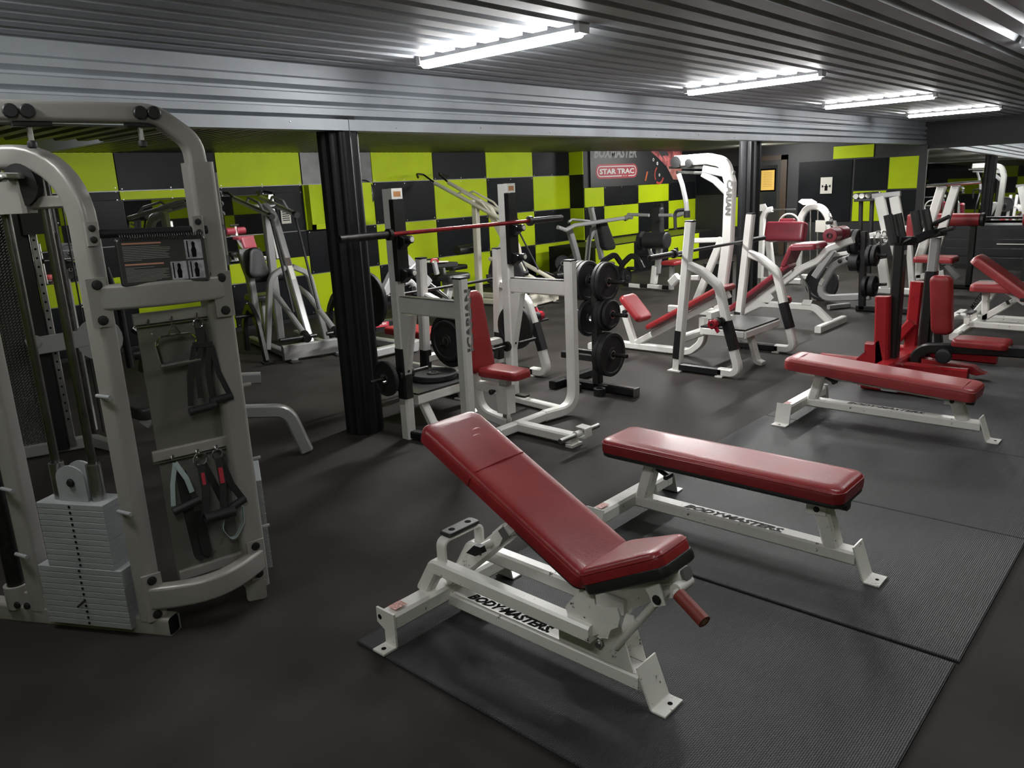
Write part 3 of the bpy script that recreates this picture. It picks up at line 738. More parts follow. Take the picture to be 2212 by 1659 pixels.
    b = B(); b.lathe((3.93,3.78,.29),(-1,0,0),[(.01,0),(.01,.02),(.019,.024),(.019,.045),(.012,.05)],14); part('pin_knob', b, BLACKPL, t)
    spotter_stand(t, 3.60, 4.20, 4.24, 4.76, .28)
    b = B(); b.pad((3.97,3.885,.40), X_, -Y_, Z_, rrect(-.115,.115,0,.36,.045,5,.02), .062, .02, .004); part('seat_pad', b, RED, t)
    d = V((0,.10,1)).normalized(); b = B(); b.pad((3.97,3.94,.40), X_, d, X_.cross(d), rrect(-.115,.115,0,.60,.06,5,.045), -.062, -.0, .0)
    b = B(); b.pad((3.97,3.965,.40), X_, d, (0,-1,.1), rrect(-.12,.12,0,.60,.06,5,.045), .065, .02, .004); part('back_pad', b, RED, t)
    return t
barbell(2.90, 5.10, 4.045, 1.447, 'empty barbell with red shaft across the tall white shoulder press rack', REDBAR)
weight_plate((3.28,4.17,.475), (-1,0,0), .125, .03, 'small black plate on the low left peg of the shoulder press rack')

def press_bench(x0, x1, yb, top, label, name, hook_z, lean=-.12):
    """bench press station: two side frames with bowed rear braces; returns the thing"""
    xc = (x0+x1)/2
    t = thing(name, label, 'press bench', (xc, yb-.2, 0))
    for x in (x0, x1):
        s = -1 if x == x0 else 1
        b = B(); b.bar((x,yb,0),(x,yb+lean*top/1.345,top),.078,.078,side=X_); u_ = part('upright', b, WHITE, t)
        yt = yb+lean*top/1.345
        b = B(); b.box(x-.036,x+.036,yt-.036,yt+.036,top-.004,top+.012); part('upright_cap', b, BLACKPL, u_)
        k = min(1., top/1.345)
        b = B(); b.sweep([(x,yb-.09,.975*k),(x,yb-.24,.92*k),(x,yb-.40,.80*k),(x,yb-.55,.26),(x,yb-.615,.045),(x,yb-.42,.045)], .072, .072, side=X_, r=.13, n=6); br = part('brace', b, WHITE, t)
        b = B(); b.bar((x,yb-.478,.50),(x,yb-.558,.255),.08,.082,side=X_); part('wear_sleeve', b, BLACK, br)
        b = B(); b.bar((x,yb-.02,.045),(x,yb-.45,.045),.072,.07,side=X_); part('floor_runner', b, BLACK, t)
        b = B(); b.box(x-.06,x+.04,yb-.06,yb+.07,0,.012); b.box(x-.05,x+.05,yb-.47,yb-.40,0,.012); part('foot', b, WHITE, t)
        b = B(); b.bar((x,yb-.004,.12),(x,yb-.025,.38),.084,.084,side=X_); part('post_sleeve', b, BLACK, u_)
        yh = yb+lean*hook_z/1.345
        b = B(); b.sweep([(x,yh+.03,hook_z-.05),(x,yh+.11,hook_z-.05),(x,yh+.12,hook_z+.02)], .05, .018, side=X_, r=.02, n=3); part('bar_hook', b, BLACKPL, u_)
        b = B(); b.cyl((x+s*.03,yb-.45,.50),(x+s*.22,yb-.45,.50),.013,12); b.lathe((x+s*.036,yb-.45,.50),(s,0,0),[(.04,0),(.04,.025)],14); part('storage_peg', b, DKCHROME, t)
    b = B(); b.bar((x0,yb-.03,.30),(x1,yb-.03,.30),.07,.07,side=Z_); part('cross_tie', b, WHITE, t)
    return t
def spotter_stand(t, x0, x1, y0, y1, z):
    b = B(); b.box(x0,x1,y0,y1,z-.012,z); part('spotter_deck', b, BLACK, t)
    b = B(); b.bar((x0,y0+.03,z-.05),(x1,y0+.03,z-.05),.06,.075,side=Y_); b.bar((x0,y1-.03,z-.05),(x1,y1-.03,z-.05),.06,.075,side=Y_); part('deck_rail', b, WHITE, t)
    for x in (x0+.1, x1-.1):
        b = B(); b.sweep([(x,y0+.1,z-.05),(x,y0-.03,.03),(x,y0-.09,.012)], .07, .05, side=X_, r=.03, n=3); part('deck_leg', b, WHITE, t)
shoulder_press()
# incline press at the middle right
ip = press_bench(6.18, 7.35, 3.60, 1.345, 'white incline press bench with two tall posts and red sloping backrest', 'incline_press_bench', 1.10)
b = B(); b.sweep([(6.77,4.86,.045),(6.77,3.80,.045),(6.77,3.66,.16),(6.77,3.66,.40)], .075, .07, side=X_, r=.14, n=6); part('base_beam', b, WHITE, ip)
b = B(); b.bar((6.55,4.86,.035),(6.99,4.86,.035),.07,.07,side=Z_); part('cross_foot', b, WHITE, ip)
b = B(); b.bar((6.77,4.45,.06),(6.77,4.60,.46),.07,.065,side=X_); b.bar((6.77,4.42,.08),(6.77,3.40,.64),.07,.065,side=X_); part('bench_frame', b, WHITE, ip)
d = (V((0,3.42,.70))-V((0,4.24,.245))).normalized(); b = B(); b.pad((6.77,4.24,.235), X_, d, (0,.48,.87), rrect(-.125,.125,0,.92,.045,5), .055, .018, .003); part('back_pad', b, RED, ip)
b = B(); b.cyl((6.66,3.42,.70),(6.88,3.42,.70),.032,14); part('head_roll', b, RED, ip)
d = (V((0,4.33,.33))-V((0,4.55,.56))).normalized(); b = B(); b.pad((6.77,4.57,.545), X_, d, (0,-.72,.69) , rrect(-.13,.13,0,.33,.05,5), .06, .02, .003); part('seat_pad', b, RED, ip)
b = B(); b.cyl((6.74,4.47,.42),(6.62,4.47,.42),.012,10); b.lathe((6.64,4.47,.42),(-1,0,0),[(.02,0),(.02,.04)],12); part('seat_pin', b, BLACKPL, ip)
b = B(); b.box(6.42,7.12,3.06,3.50,.374,.388); part('spotter_deck', b, BLACK, ip)
b = B(); b.bar((6.42,3.075,.34),(7.12,3.075,.34),.05,.066,side=Y_); b.bar((6.42,3.48,.34),(7.12,3.48,.34),.05,.066,side=Y_); b.bar((6.44,3.075,.34),(6.44,3.48,.34),.05,.066,side=X_); part('deck_rail', b, WHITE, ip)
b = B(); b.sweep([(6.77,3.20,.35),(6.77,3.10,.03),(6.77,3.04,.012)], .08, .05, side=X_, r=.03, n=3); part('deck_leg', b, WHITE, ip)
barbell(5.67, 7.87, 3.575, 1.077, 'bare dark barbell across the incline press bench posts', DKCHROME)
lock_collar((6.02,3.15,.50), (-1,0,0), 'red lock collar on the near brace of the incline press bench')
lock_collar((7.48,3.15,.50), (1,0,0), 'red lock collar on the far brace of the incline press bench')
# flat press behind the shoulder rack
fp = press_bench(4.40, 5.34, 5.06, 1.16, 'white flat press bench behind the shoulder press rack', 'flat_press_bench', .90, -.06)
b = B(); b.bar((4.87,6.0,.05),(4.87,5.0,.05),.075,.07,side=X_); b.bar((4.87,5.9,.06),(4.87,5.9,.36),.07,.07,side=X_); b.bar((4.87,5.2,.06),(4.87,5.2,.36),.07,.07,side=X_); part('bench_frame', b, WHITE, fp)
b = B(); b.pad((4.87,5.0,.37), X_, Y_, Z_, rrect(-.15,.15,0,1.02,.05,5), .07, .02, .003); part('bench_pad', b, RED, fp)
b = B(); b.box(4.74,5.0,5.05,5.3,.445,.447); part('worn_patch', b, TAN, fp)
barbell(3.65, 5.85, 5.093, .8775, 'loaded dark barbell resting low on the flat press bench', DKCHROME)
weight_plate((3.90,5.093,.8775), (-1,0,0), .225, .04, 'big black plate on the left end of the low barbell, beside the fluted column')
weight_plate((5.52,5.093,.8775), (1,0,0), .225, .04, 'big black plate on the right end of the low barbell, behind the tall post')
weight_plate((4.33,4.61,.52), (-1,0,0), .225, .045, 'large black plate stored low on the left brace of the flat press bench')
weight_plate((4.28,4.61,.52), (-1,0,0), .17, .03, 'medium black plate stored outside the large one on the left brace')
weight_plate((5.08,4.61,.50), (1,0,0), .20, .04, 'black plate stored inside the right brace of the flat press bench')
weight_plate((4.0,4.50,.2815), (0,0,1), .18, .045, 'ribbed black plate with steel hub lying on the low black deck', m=None)
lock_collar((4.62,4.86,.56), (.3,-1,0), 'red lock collar seen under the left side arm of the shoulder press')
lock_collar((5.42,4.61,.55), (1,0,0), 'red lock collar on a bar end right of the tall white post')

# black plate tree
pt = thing('plate_tree', 'black plate tree loaded with weights right of the shoulder press rack', 'plate rack', (5.2,3.85,0))
b = B(); b.bar((5.215,3.42,.04),(5.215,4.15,.04),.07,.07,side=X_); part('base_rail', b, BLACK, pt)
b = B(); b.bar((5.05,4.16,.04),(5.60,4.16,.04),.07,.07,side=Y_); b.box(5.04,5.052,4.128,4.192,.008,.072); part('cross_foot', b, BLACK, pt)
b = B(); b.box(5.18,5.25,3.405,3.42,.005,.075); part('end_cap', b, STEEL, pt)
b = B(); b.bar((5.215,3.80,.05),(5.215,3.80,1.02),.07,.075,side=X_); part('mast', b, BLACK, pt)
for z, y0, y1 in ((.93,3.52,4.06),(.665,3.50,4.06),(.33,3.50,4.02)):
    b = B(); b.cyl((5.215,y0,z),(5.215,y1,z),.017,12); part('peg', b, DKCHROME, pt)
b = B(); b.bar((5.215,4.17,.28),(5.215,3.84,.28),.05,.06,side=X_); part('mid_arm', b, BLACK, pt)
for y in (3.70,3.95):
    b = B(); b.lathe((5.10,y,.0),Z_,[(.05,0),(.05,.06),(.03,.062),(.03,.01)],18); part('bar_holder', b, BLACK, pt)
def stack_on(y, z, lst, lab, axis=(0,-1,0), x=5.215):
    for i, (R, th) in enumerate(lst):
        weight_plate((x, y, z), axis, R, th, lab[i], 'plates on the black plate tree'); y += th*1.03*axis[1]
stack_on(3.74,.93,[(.16,.035),(.16,.035)],['black plate, inner one, top right peg of the black plate tree','black plate, outer one, top right peg of the black plate tree'])
stack_on(3.86,.93,[(.165,.04),(.165,.04),(.165,.04)],['first plate left of the mast, top of the plate tree','second plate left of the mast, top of the plate tree','third plate left of the mast, top of the plate tree'],(0,1,0))
stack_on(3.74,.665,[(.14,.04),(.14,.03),(.12,.03)],['inner medium plate on the middle right peg of the black plate tree','second medium plate on the middle right peg of the black plate tree','small ridged plate outermost on the middle right peg of the tree'])
stack_on(3.86,.62,[(.155,.035)],['single plate hanging left of the mast, middle of the plate tree'],(0,1,0))
stack_on(3.73,.33,[(.185,.045),(.185,.045)],['inner big plate on the lowest peg of the black plate tree','outer big plate on the lowest peg of the black plate tree'])

# leg press sled behind the racks
t = thing('leg_press_sled', 'silver leg press with sloping chrome rails behind the white racks', 'weight machine', (5.6,6.8,0))
b = B(); b.bar((5.654,6.800,1.064), (6.050,6.800,0.673), .10, .11, side=Y_); part('sled_beam', b, SILVER, t)
for (a, c, yy) in (((6.045,6.800,0.690),(6.500,6.800,0.345),0),((5.431,6.400,0.746),(5.916,6.400,0.438),0)):
    b = B(); b.cyl(a, c, .024, 12); part('chrome_rail', b, CHROME, t)
b = B(); b.tube([(5.357,6.400,0.775), (5.442,6.400,0.794), (5.530,6.400,0.689)], .035, .06, 10); part('rail_head', b, SILVER, t)
b = B(); b.bar((6.176,7.000,0.861), (6.580,7.000,0.836), .34, .06, side=Y_); part('foot_pad', b, BVINYL, t)
b = B(); b.bar((6.150,6.950,0.903), (6.400,6.950,0.889), .30, .012, side=Y_); part('pad_top', b, CREAM, t)
b = B(); b.tube([(6.124,6.800,0.910), (6.141,6.800,0.940), (6.220,6.800,0.933), (6.232,6.800,0.899)], .012, .01, 8); part('release_loop', b, REDCL, t)
b = B(); b.bar((6.174,6.800,0.905), (6.204,6.800,0.762), .05, .05, side=Y_); b.bar((6.570,7.100,0.789), (6.604,7.100,0.575), .07, .05, side=Y_); part('strut', b, SILVER, t)
b = B(); b.pad((6.594,7.000,0.644), X_, Y_, Z_, rrect(-.18,.18,-.2,.2,.05,4), .08, .03, .003); part('seat_pad', b, BVINYL, t)
b = B(); b.bar((6.592,7.000,0.621), (6.39,7.0,.04), .09, .09, side=X_); part('seat_post', b, SILVER, t)
b = B(); b.cyl((5.505,6.600,0.818), (5.768,6.600,0.972), .018, 8); part('lever', b, SILVER, t)
b = B(); b.bar((4.9,6.55,.07),(6.35,6.55,.07),.09,.10,side=Z_); b.bar((5.45,6.4,.07),(5.45,7.3,.07),.09,.10,side=Z_); part('base', b, SILVER, t)
b = B(); b.bar((4.98,6.8,.1), (5.697,6.800,1.025), .09, .10, side=Y_); part('mast', b, SILVER, t)

b = B(); b.bar((4.982,6.500,0.361), (5.255,6.500,0.347), .12, .10, side=Z_); sg = part('rear_housing', b, BLACK, t)
b = B(); b.bar((4.977,6.445,0.381), (5.149,6.445,0.373), .05, .002, side=Z_); part('name_plate', b, REDINK, sg)
text('lettering', 'STAR TRAC', WINK, sg, (4.980,6.442,0.371), X_, Z_, .026, .14, bold=.03)

# ------------------------------------------------------------------ cable station on the left
CA = V((1.11,3.09,0)); CD = V((.9823,-.1871,0)); CN = V((.1871,.9823,0)); CL = V((-.479,.878,0)); CLN = V((.878,.479,0))
def pp(s, z, n=0.): return CA + CD*s + CN*n + V((0,0,z))     # accessory panel plane
def lp(s, z, n=0.): return CA + CL*s + CLN*n + V((0,0,z))    # left stack plane
def cable_station():
    t = thing('cable_station', 'champagne grey cable station with weight stack, booklet and hanging handles', 'cable machine', (1.2,3.2,0))
    # base legs
    b = B(); b.sweep([lp(-.10,.036), lp(.95,.036)], .085, .07, side=Z_, caps=False, ch=.2); part('base_leg', b, TAUPE, t)
    b = B(); b.sweep([lp(-.098,.036), lp(-.08,.036)], .070, .056, side=Z_, ch=.2); part('leg_bore', b, INK, t)
    R2 = V((.47,.883,0)); P2 = CA+CD*.43
    b = B(); b.sweep([P2-R2*.05+V((0,0,.05)), P2+R2*.95+V((0,0,.05))], .10, .085, side=Z_, ch=.2); part('base_leg', b, TAUPE, t)
    # near hoop of the left stack
    b = B(); b.sweep([lp(0,.06), lp(0,1.90), lp(.54,1.90), lp(.54,.06)], .075, .085, side=CLN, r=.25, n=10, ch=.26); part('hoop_frame', b, TAUPE, t)
    b = B(); b.bar(lp(.03,1.735), lp(.52,1.735), .05, .045, side=CLN); part('hoop_tie', b, TAUPE, t)
    b = B(); b.sweep([lp(.26,1.83,-.02), lp(.26,1.70,-.02)], .14, .07, side=CL); part('pulley_bracket', b, TAUPE, t)
    for s_ in (.20, .36):
        b = B(); b.lathe(lp(s_,1.80,-.05), CLN, [(.02,0),(.075,.004),(.068,.018),(.075,.034),(.02,.038)], 22); part('pulley', b, BLACKPL, t)
    b = B(); b.bar(lp(.16,1.83,-.07), lp(.24,1.835,-.07), .03, .02, side=CLN); b.lathe(lp(.23,1.825,-.075), -CLN, [(.014,0),(.014,.02),(.008,.024)], 12); part('pulley_axle', b, STEEL, t)
    for s_, n_ in ((0.0,1),(.54,1)):
        for z in ((.33,.62,1.08) if s_ else (.55,1.02)):
            b = B(); b.cyl(lp(s_+.03,z,-.05), lp(s_-.045,z,-.07), .008, 10); part('shroud_pin', b, PLATEW, t)
    # guide rods, stack
    for s_ in (.155, .33):
        b = B(); b.cyl(lp(s_,.06), lp(s_,1.86), .0165, 16); part('guide_rod', b, DULLST, t)
        b = B(); b.lathe(lp(s_,.575), Z_, [(.019,0),(.028,0),(.028,.15),(.019,.15)], 18, True); part('rod_bushing', b, STEEL, t)
    b = B(); pts = [(.175,.575),(.31,.575),(.31,.67)]+[(.2425+.0675*math.cos(g), .67+.055*math.sin(g)) for g in [math.pi*k/10 for k in range(11)]][1:]
    for n_ in (-.035, .025): b.prism([lp(u, z, n_) for u, z in pts], CLN*.008)
    part('top_plate', b, PLATEW, t)
    part('bolt', bolts([lp(.24,.655,-.036)], -CLN, .014, .012), BLACKPL, t)
    for k in range(10):
        z = .035+k*.0262; b = B(); b.bar(lp(.055,z+.0126), lp(.455,z+.0126), .13, .0252, side=CLN, ch=.08); part('stack_plate', b, PLATEW, t)
    for k in range(11):
        z = .297+k*.0253; b = B(); b.bar(lp(.088,z+.0122), lp(.40,z+.0122), .125, .0244, side=CLN, ch=.08); part('stack_plate', b, PLATEW, t)
    b = B()
    for k in range(10): b.lathe(lp(.255,.048+k*.0262,-.0655), -CLN, [(.0062,0),(.0062,.0006)], 10)
    for k in range(11): b.lathe(lp(.245,.309+k*.0253,-.063), -CLN, [(.0062,0),(.0062,.0006)], 10)
    part('stack_holes', b, INK, t)
    b = B(); b.cyl(lp(.255,.153,-.06), lp(.25,.148,-.11), .005, 8); part('selector_pin', b, DKCHROME, t)
    for s_ in (.16,.35):
        b = B(); b.lathe(lp(s_,.0355+.036-.036), Z_, [(.03,.034),(.03,.0345)], 14); 
    b = B(); b.lathe(lp(.17,.071), Z_, [(.035,-.03),(.035,-.034)], 14)
    # round dark column at the left edge
    b = B(); b.cyl(lp(.66,.05), lp(.66,2.0), .034, 18); part('round_column', b, DKCHROME, t)
    b = B(); b.lathe(lp(.66,.06), Z_, [(.036,0),(.05,0),(.05,.10),(.036,.10)], 18, True); b.bar(lp(.60,.10,-.02), lp(.48,.09,-.02), .08, .02, side=Z_); part('column_collar', b, TAUPE, t)
    part('bolt', bolts([lp(.62,.09,-.05), lp(.57,.09,-.05)], -CLN, .013, .01), BLACKPL, t)
    # second upright and crossbar
    b = B(); b.sweep([pp(.435,.05,.02), pp(.435,1.86,.02)], .10, .12, side=CD, ch=.2); u2 = part('upright', b, TAUPE, t)
    b = B(); b.sweep([pp(.435,1.84,.03), pp(.43,1.94,.03), pp(.30,2.04,.03), pp(-.9,2.045,.03)], .085, .07, side=CN, r=.14, n=8, ch=.22); part('pull_up_bar', b, TAUPE, t)
    for s_ in (-.163,-.113,.246,.293):
        b = B(); b.lathe(pp(s_,2.038,-.012), -CN, [(.024,0),(.024,.018),(.02,.022)], 14); part('bar_stud', b, BLACKPL, t)
    for s_ in (-.11,.25):
        b = B(); b.lathe(pp(s_,2.005,.03), -Z_, [(.009,0),(.009,.06)], 10); k = part('bar_pin', b, TAUPE, t)
        b = B(); b.lathe(pp(s_,1.945,.03), -Z_, [(.012,0),(.016,.006),(.016,.022),(.01,.026)], 12); part('pin_tip', b, BLACKPL, k)
        b = B(); b.bar(pp(s_-.05,1.999,.03), pp(s_+.07,1.999,.03), .05, .016, side=CN); part('grip_pad', b, BLACKPL, t)
    # slot box on the right face of the upright
    for z0, z1 in ((1.62,1.82),(1.50,1.60)):
        b = B(); b.bar(pp(.489,z0,.02), pp(.489,z1,.02), .012, .085, side=CD); part('slot_frame', b, TAUPE, u2)
        b = B(); b.bar(pp(.4958,z0+.015,.02), pp(.4958,z1-.015,.02), .002, .055, side=CD); part('slot', b, INK, u2)
    for z in (1.66,1.70,1.74):
        b = B(); b.cyl(pp(.492,z,-.005), pp(.51,z,.03), .012, 10); part('stored_pin', b, BLACKPL, u2)
    for z in (.30,.62,.95): 
        b = B(); b.cyl(pp(.47,z,.02), pp(.53,z,.02), .008, 8); part('shroud_pin', b, TAUPE, t)
    # right stack seen almost edge on
    b = B(); b.sweep([P2+R2*.12+V((0,0,.05)), P2+R2*.12+V((0,0,.62))], .03, .12, side=R2)
    b = B()
    q = P2+R2*.30+V((.02,-.01,0))
    for k in range(16):
        b = B(); b.bar(q+V((0,0,.06+k*.027))-R2*.15, q+V((0,0,.06+k*.027))+R2*.15, .12, .026, side=V((.883,-.47,0)), ch=.08); part('stack_plate', b, PLATEW, t)
    b = B(); b.sweep([P2+R2*.60+V((0,0,.06)), P2+R2*.60+V((0,0,1.85)), P2+R2*.02+V((0,0,1.85))], .07, .08, side=V((.883,-.47,0)), r=.16, n=6); part('hoop_frame', b, TAUPE, t)
    # shelf bar and foot bar, both bowed to the front
    def bowed(z, bow, w, h, nm, s0=-.005, s1=.455, dz=0.):
        b = B(); pts = [pp(s0+(s1-s0)*k/10, z+dz*k/10, -.03-bow*math.sin(math.pi*k/10)) for k in range(11)]
        b.sweep(pts, h, w, side=Z_, ch=.25); return part(nm, b, TAUPE, t)
    bowed(1.385, .05, .05, .095, 'shelf_bar', .0, .455, -.005); bowed(.165, .10, .06, .10, 'foot_bar', .0, .455, .02)
    for s_, z0, z1 in ((.0,1.28,1.46),(.445,1.26,1.44),(.01,.07,.27),(.435,.10,.28)):
        b = B(); b.bar(pp(s_,z0,-.052), pp(s_,z1,-.052), .075, .012, side=CD, ch=.3); br = part('bar_bracket', b, TAUPE, t)
        part('bolt', bolts([pp(s_,z0+.025,-.058), pp(s_,z1-.025,-.058)], -CN, .015, .008), BLACKPL, br)
    # accessory board with rails
    b = B(); b.sweep([pp(.275,.19,.01), pp(.275,1.30,.01)], .31, .010, side=CD, ch=.2); part('accessory_board', b, CLEAR, t)
    for z, s0, s1 in ((1.285,.11,.425),(.735,.098,.395),(.205,.125,.42)):
        b = B(); b.sweep([pp(s0,z,-.005), pp(s1,z,-.005)], .045, .022, side=Z_, ch=.3); r_ = part('hook_rail', b, TAUPE, t)
        b = B(); b.sweep([pp(s0,z-.028,-.008), pp(s1,z-.028,-.008)], .006, .014, side=Z_); part('rail_lip', b, STEEL, r_)
    for s_, z in ((.155,1.275),(.24,1.275),(.335,1.275),(.165,.725),(.262,.725),(.338,.725)):
        b = B(); b.tube([pp(s_,z,-.012), pp(s_,z-.012,-.035), pp(s_,z+.012,-.048)], .004, .006, 6); part('hook', b, STEEL, t)
    # booklet holder
    b = B(); b.cyl(pp(.04,1.615,-.04), pp(.42,1.605,-.04), .016, 14); part('booklet_rod', b, BLACKPL, t)
    for s_ in (.035,.405):
        b = B(); b.bar(pp(s_-.02,1.575,-.045), pp(s_-.02,1.66,-.045), .045, .03, side=CD, ch=.2); br = part('rod_bracket', b, TAUPE, t)
        part('bolt', bolts([pp(s_-.02,1.597,-.062), pp(s_-.02,1.637,-.062)], -CN, .010, .006), BLACKPL, br)
    return t
cable_station()
def booklet():
    t = thing('exercise_booklet', 'spiral bound exercise booklet with dark printed pages on the cable station shelf', 'booklet', tuple(pp(.24,1.43,-.08)))
    ex = (CD*.99+Z_*-.03).normalized(); ez = V((0,0,1))
    o = pp(.082,1.425,-.085)
    b = B(); b.pad(o+CN*.012, ex, Z_, -CN, rrect(-.004,.312,-.004,.170,.012,3), .014, .003, 0); part('back_cover', b, BLACKPL, t)
    b = B(); b.pad(o-CN*.003, ex, Z_, -CN, rrect(0,.308,0,.166,.010,3), .006, .002, 0); pg = part('page', b, CARD, t)
    f = o-CN*.0095
    def q(u, v, w, h): b.add([f+ex*u+Z_*v, f+ex*(u+w)+Z_*v, f+ex*(u+w)+Z_*(v+h), f+ex*u+Z_*(v+h)], [(0,1,2,3)])
    b = B(); q(.014,.148,.135,.006); q(.014,.072,.135,.006); part('print', b, SALMON, pg)
    b = B()
    for k in range(9): q(.014,.139-.0062*k,(.13,.165,.165,.16,.15,.16,.155,.16,.06)[k],.0016)
    for k in range(12): q(.014,.063-.0046*k,(.10,.03,.15,.15,.14,.15,.13,.15,.14,.15,.12,.1)[k],.0014)
    part('print', b, GREYINK, pg)
    for (u, v, w, h) in ((.232,.085,.062,.072),(.172,.010,.058,.068),(.236,.010,.058,.068)):
        b = B(); q(u, v, w, h); pho = part('photo', b, PHOTO, pg)
        f2 = f-CN*.0006
        b = B(); b.add([f2+ex*(u+w*a)+Z_*(v+h*c) for a, c in ((.38,.08),(.62,.08),(.66,.45),(.60,.62),(.62,.82),(.5,.92),(.4,.82),(.42,.62),(.34,.45))], [tuple(range(9))]); b.add([f2+ex*(u+w*a)+Z_*(v+h*c) for a, c in ((.12,.08),(.2,.08),(.2,.95),(.12,.95))], [(0,1,2,3)]); part('print', b, INK, pho)
    b = B()
    for k in range(34): b.ring(o+ex*(.012+k*.0086)+Z_*.172-CN*.004, ex, .0125, .0014, 10, 5)
    part('spiral_binding', b, BLACKPL, t)['kind'] = 'stuff'
booklet()
def strap(b, pts, w=.026, t=.003, side=None): b.sweep(pts, w, t, side=side or CD, ch=.3)
# accessories hanging on the board
t = thing('stirrup_handle', 'chrome stirrup handle hanging at the top left of the accessory board', 'cable handle', tuple(pp(.24,1.07,-.05)), 'cable attachments on the accessory board')
b = B(); b.tube([pp(.178,1.105,-.05), pp(.168,1.19,-.05), pp(.19,1.215,-.05), pp(.30,1.212,-.05), pp(.318,1.19,-.05), pp(.318,1.10,-.05)], .0065, .02, 8); part('frame', b, CHROME, t)
b = B(); b.cyl(pp(.172,1.098,-.05), pp(.322,1.104,-.05), .0125, 14); part('grip', b, STEEL, t)
b = B(); b.tube([pp(.215,1.214,-.05), pp(.24,1.262,-.05), pp(.265,1.214,-.05)], .004, 0, 6); part('hanger', b, CHROME, t)
t = thing('strap_handles', 'pair of black grips on long webbing straps hanging from the upper rail', 'cable handle', tuple(pp(.335,.90,-.06)), 'cable attachments on the accessory board')
b = B(); b.ring(pp(.335,1.245,-.05), CN, .018, .004, 18, 6); part('ring', b, CHROME, t)
b = B(); strap(b, [pp(.335,1.23,-.052), pp(.335,1.165,-.056)], .034, .008); b.bar(pp(.30,1.165,-.058), pp(.375,1.158,-.058), .022, .008, side=Z_); part('strap_yoke', b, WEB, t)
for a, c in (((.305,1.16),(.258,.925)),((.36,1.155),(.345,.925)),((.33,1.16),(.300,.95)),((.37,1.15),(.418,.93))):
    b = B(); strap(b, [pp(*a,-.058), pp((a[0]+c[0])/2-.012,(a[1]+c[1])/2,-.062), pp(*c,-.06)], .022, .003); part('strap', b, WEB, t)
for s0, s1, z, n_ in ((.245,.352,.905,-.075),(.335,.425,.925,-.055)):
    b = B(); b.cyl(pp(s0,z,n_), pp(s1,z+.008,n_), .0165, 16); part('grip', b, BLACKPL, t)
t = thing('ankle_strap', 'black strap with pale blue loop hanging at the left of the lower rail', 'cable handle', tuple(pp(.20,.27,-.05)), 'cable attachments on the accessory board')
b = B(); b.sweep([pp(.168,.705,-.05), pp(.145,.62,-.055), pp(.135,.53,-.055)], .018, .003, side=CD, r=.02); b.sweep([pp(.168,.705,-.05), pp(.20,.63,-.06), pp(.212,.57,-.06)], .02, .003, side=CD, r=.02); part('loop', b, TEAL, t)
b = B(); b.sweep([pp(.185,.66,-.045), pp(.19,.48,-.05), pp(.205,.29,-.05), pp(.225,.275,-.055), pp(.235,.30,-.055), pp(.225,.48,-.05)], .042, .006, side=CD, r=.02); part('strap', b, WEB, t)
b = B(); b.cyl(pp(.128,.51,-.07), pp(.235,.535,-.07), .017, 14); part('grip', b, BLACKPL, t)
t = thing('single_handle', 'black single cable handle with printed strap in the middle of the lower rail', 'cable handle', tuple(pp(.29,.40,-.06)), 'cable attachments on the accessory board')
b = B(); b.ring(pp(.266,.695,-.05), CN, .026, .0038, 20, 6); part('ring', b, CHROME, t)
b = B(); strap(b, [pp(.264,.672,-.052), pp(.262,.56,-.07), pp(.245,.47,-.085)], .03, .004); b2 = part('strap', b, WEB, t)
b = B(); strap(b, [pp(.275,.672,-.05), pp(.31,.56,-.05), pp(.335,.47,-.06)], .028, .004); part('strap', b, WEB, t)
b = B(); b.bar(pp(.2635,.64,-.0605), pp(.2628,.59,-.0675), .014, .001, side=CD); part('strap_label', b, REDINK, b2)
b = B(); b.lathe(pp(.238,.455,-.095), CD, [(.014,0),(.024,0),(.024,.12),(.014,.12)], 18, True); b.lathe(pp(.236,.455,-.095), CD, [(.016,0),(.028,0),(.028,.008),(.016,.008)], 18, True); part('grip', b, BLACKPL, t)
t = thing('single_handle', 'black single cable handle with pale blue tail at the right of the lower rail', 'cable handle', tuple(pp(.36,.36,-.06)), 'cable attachments on the accessory board')
b = B(); b.ring(pp(.335,.70,-.05), CN, .020, .0038, 20, 6); part('ring', b, CHROME, t)
b = B(); strap(b, [pp(.335,.685,-.052), pp(.335,.58,-.07), pp(.318,.475,-.085)], .028, .004); b2 = part('strap', b, WEB, t)
b = B(); strap(b, [pp(.342,.68,-.05), pp(.37,.56,-.06), pp(.412,.475,-.06)], .028, .004); part('strap', b, WEB, t)
b = B(); b.bar(pp(.334,.645,-.064), pp(.333,.58,-.074), .018, .001, side=CD); part('strap_label', b, REDINK, b2)
b = B(); b.cyl(pp(.30,.445,-.08), pp(.415,.485,-.065), .017, 14); part('grip', b, BLACKPL, t)
b = B(); b.sweep([pp(.318,.43,-.07), pp(.305,.38,-.07), pp(.345,.305,-.06), pp(.40,.38,-.055), pp(.405,.45,-.055)], .024, .003, side=CN, r=.04); part('tail', b, TEAL, t)

